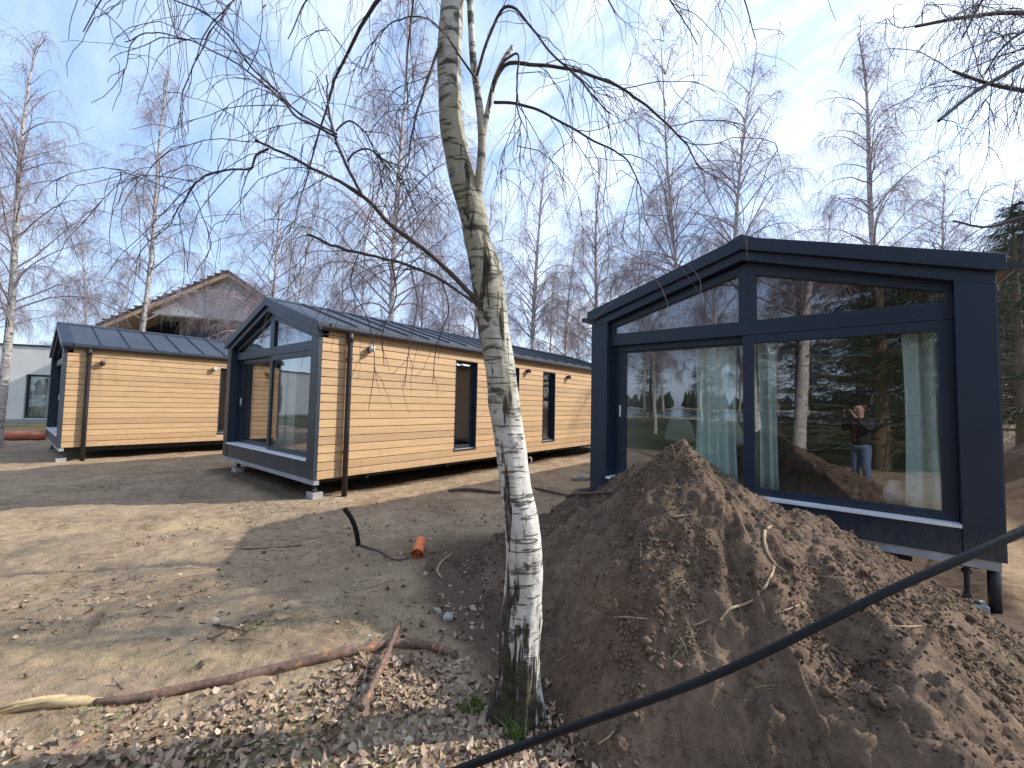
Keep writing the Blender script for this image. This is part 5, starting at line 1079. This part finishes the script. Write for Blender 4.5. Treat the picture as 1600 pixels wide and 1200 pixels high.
def person():
    ang = -YAW+0.0
    x, y = rw2xy(0.03, -0.34); root = empty('person', (x, y, gz(x, y)), 'person in a dark jacket and jeans photographing, mirrored in the right pane', 'person', None, YAW)
    # local frame: +y ahead, x right
    V, E, R = [], [], []
    def add(p, r_, parent=None):
        V.append(p); R.append(r_)
        if parent is not None: E.append((parent, len(V)-1))
        return len(V)-1
    pel = add((0, 0, 0.92), 0.10); ch = add((0, 0.0, 1.22), 0.10, pel); nk0 = add((0, -0.01, 1.40), 0.055, ch); nk = add((0, 0.0, 1.50), 0.050, nk0); hd = add((0, 0.015, 1.58), 0.075, nk); hd2 = add((0, 0.02, 1.66), 0.092, hd); ht = add((0, 0.01, 1.735), 0.07, hd2)
    for s_ in (-1, 1):
        sh = add((s_*0.16, -0.01, 1.36), 0.045, nk0); el = add((s_*0.27, 0.10, 1.20), 0.042, sh); wr = add((s_*0.095, 0.285, 1.535), 0.027, el); pm = add((s_*0.085, 0.305, 1.575), (0.030, 0.016), wr)
        for k in range(4):
            a = add((s_*(0.080-0.004*k), 0.316, 1.630-0.018*k), 0.0085, pm); b_ = add((s_*0.055, 0.330, 1.634-0.018*k), 0.008, a); add((s_*0.030, 0.326, 1.632-0.018*k), 0.007, b_)
        a = add((s_*0.075, 0.295, 1.568), 0.0095, pm); add((s_*0.05, 0.300, 1.575), 0.008, a)
        hp = add((s_*0.095, 0.0, 0.86), 0.08, pel); kn = add((s_*0.105, 0.02, 0.48), 0.062, hp); an = add((s_*0.11, -0.02, 0.09), 0.042, kn); add((s_*0.125, 0.13, 0.04), 0.035, an)
    body = skinned('body', V, E, R, 'skin', root)
    # clothing, grown a little larger on the same joints
    JV = [(0, 0, 0.86), (0, 0, 1.22), (0, -0.01, 1.42), (0, -0.005, 1.505)]; JE = [(0, 1), (1, 2), (2, 3)]; JR = [(0.19, 0.14), (0.20, 0.15), (0.15, 0.12), (0.075, 0.078)]
    for s_ in (-1, 1):
        k = len(JV); JV += [(s_*0.175, -0.01, 1.385), (s_*0.272, 0.10, 1.20), (s_*0.115, 0.262, 1.495)]; JE += [(2, k), (k, k+1), (k+1, k+2)]; JR += [0.075, 0.058, 0.040]
    skinned('jacket', JV, JE, JR, 'jacket_black', root)
    TV = [(0, 0, 0.93)]; TE = []; TRr = [(0.135, 0.11)]
    for s_ in (-1, 1):
        k = len(TV); TV += [(s_*0.095, 0.0, 0.85), (s_*0.105, 0.02, 0.48), (s_*0.11, -0.02, 0.10)]; TE += [(0, k), (k, k+1), (k+1, k+2)]; TRr += [0.10, 0.075, 0.058]
    skinned('jeans', TV, TE, TRr, 'jeans_blue', root)
    for s_ in (-1, 1): skinned('shoe', [(s_*0.11, -0.05, 0.05), (s_*0.118, 0.05, 0.05), (s_*0.13, 0.17, 0.035)], [(0, 1), (1, 2)], [0.052, 0.05, 0.04], 'jacket_black', root)
    skinned('hair', [(0, 0.0, 1.745), (0, -0.035, 1.70), (0, -0.045, 1.60)], [(0, 1), (1, 2)], [(0.10, 0.09), (0.115, 0.095), (0.09, 0.06)], 'hair_brown', root)
    m = MB(); m.box(-0.02, 0.02, 0.158, 0.166, 0.98, 1.40); m.build('lanyard', 'red_cloth', root)
    # face
    for s_ in (-1, 1): m = MB(); m.tube([(s_*0.034, 0.095, 1.655), (s_*0.034, 0.112, 1.655)], [0.012, 0.009], 10); m.build('eye', 'jacket_black', root, True)
    m = MB(); m.add([(-0.012, 0.105, 1.615), (0.012, 0.105, 1.615), (0, 0.108, 1.66), (0, 0.132, 1.618)], [(0, 1, 3), (1, 2, 3), (2, 0, 3)]); m.build('nose', 'skin', root)
    m = MB(); m.tube([(-0.024, 0.098, 1.585), (0, 0.108, 1.583), (0.024, 0.098, 1.585)], 0.006, 8); m.build('mouth', 'red_cloth', root, True)
    ph = MB(); ph.box(-0.075, 0.075, -0.004, 0.004, -0.036, 0.036); o = ph.build('phone', 'phone_black', None, bevel=0.003); x2, y2 = rw2xy(0.0, -0.012); o.location = (x2+rw2xy(0.045, 0)[0], y2+rw2xy(0.045, 0)[1], 1.585); o.rotation_euler = (0, 0, YAW); tag(o, 'black phone held up by the mirrored photographer', 'phone')
person()
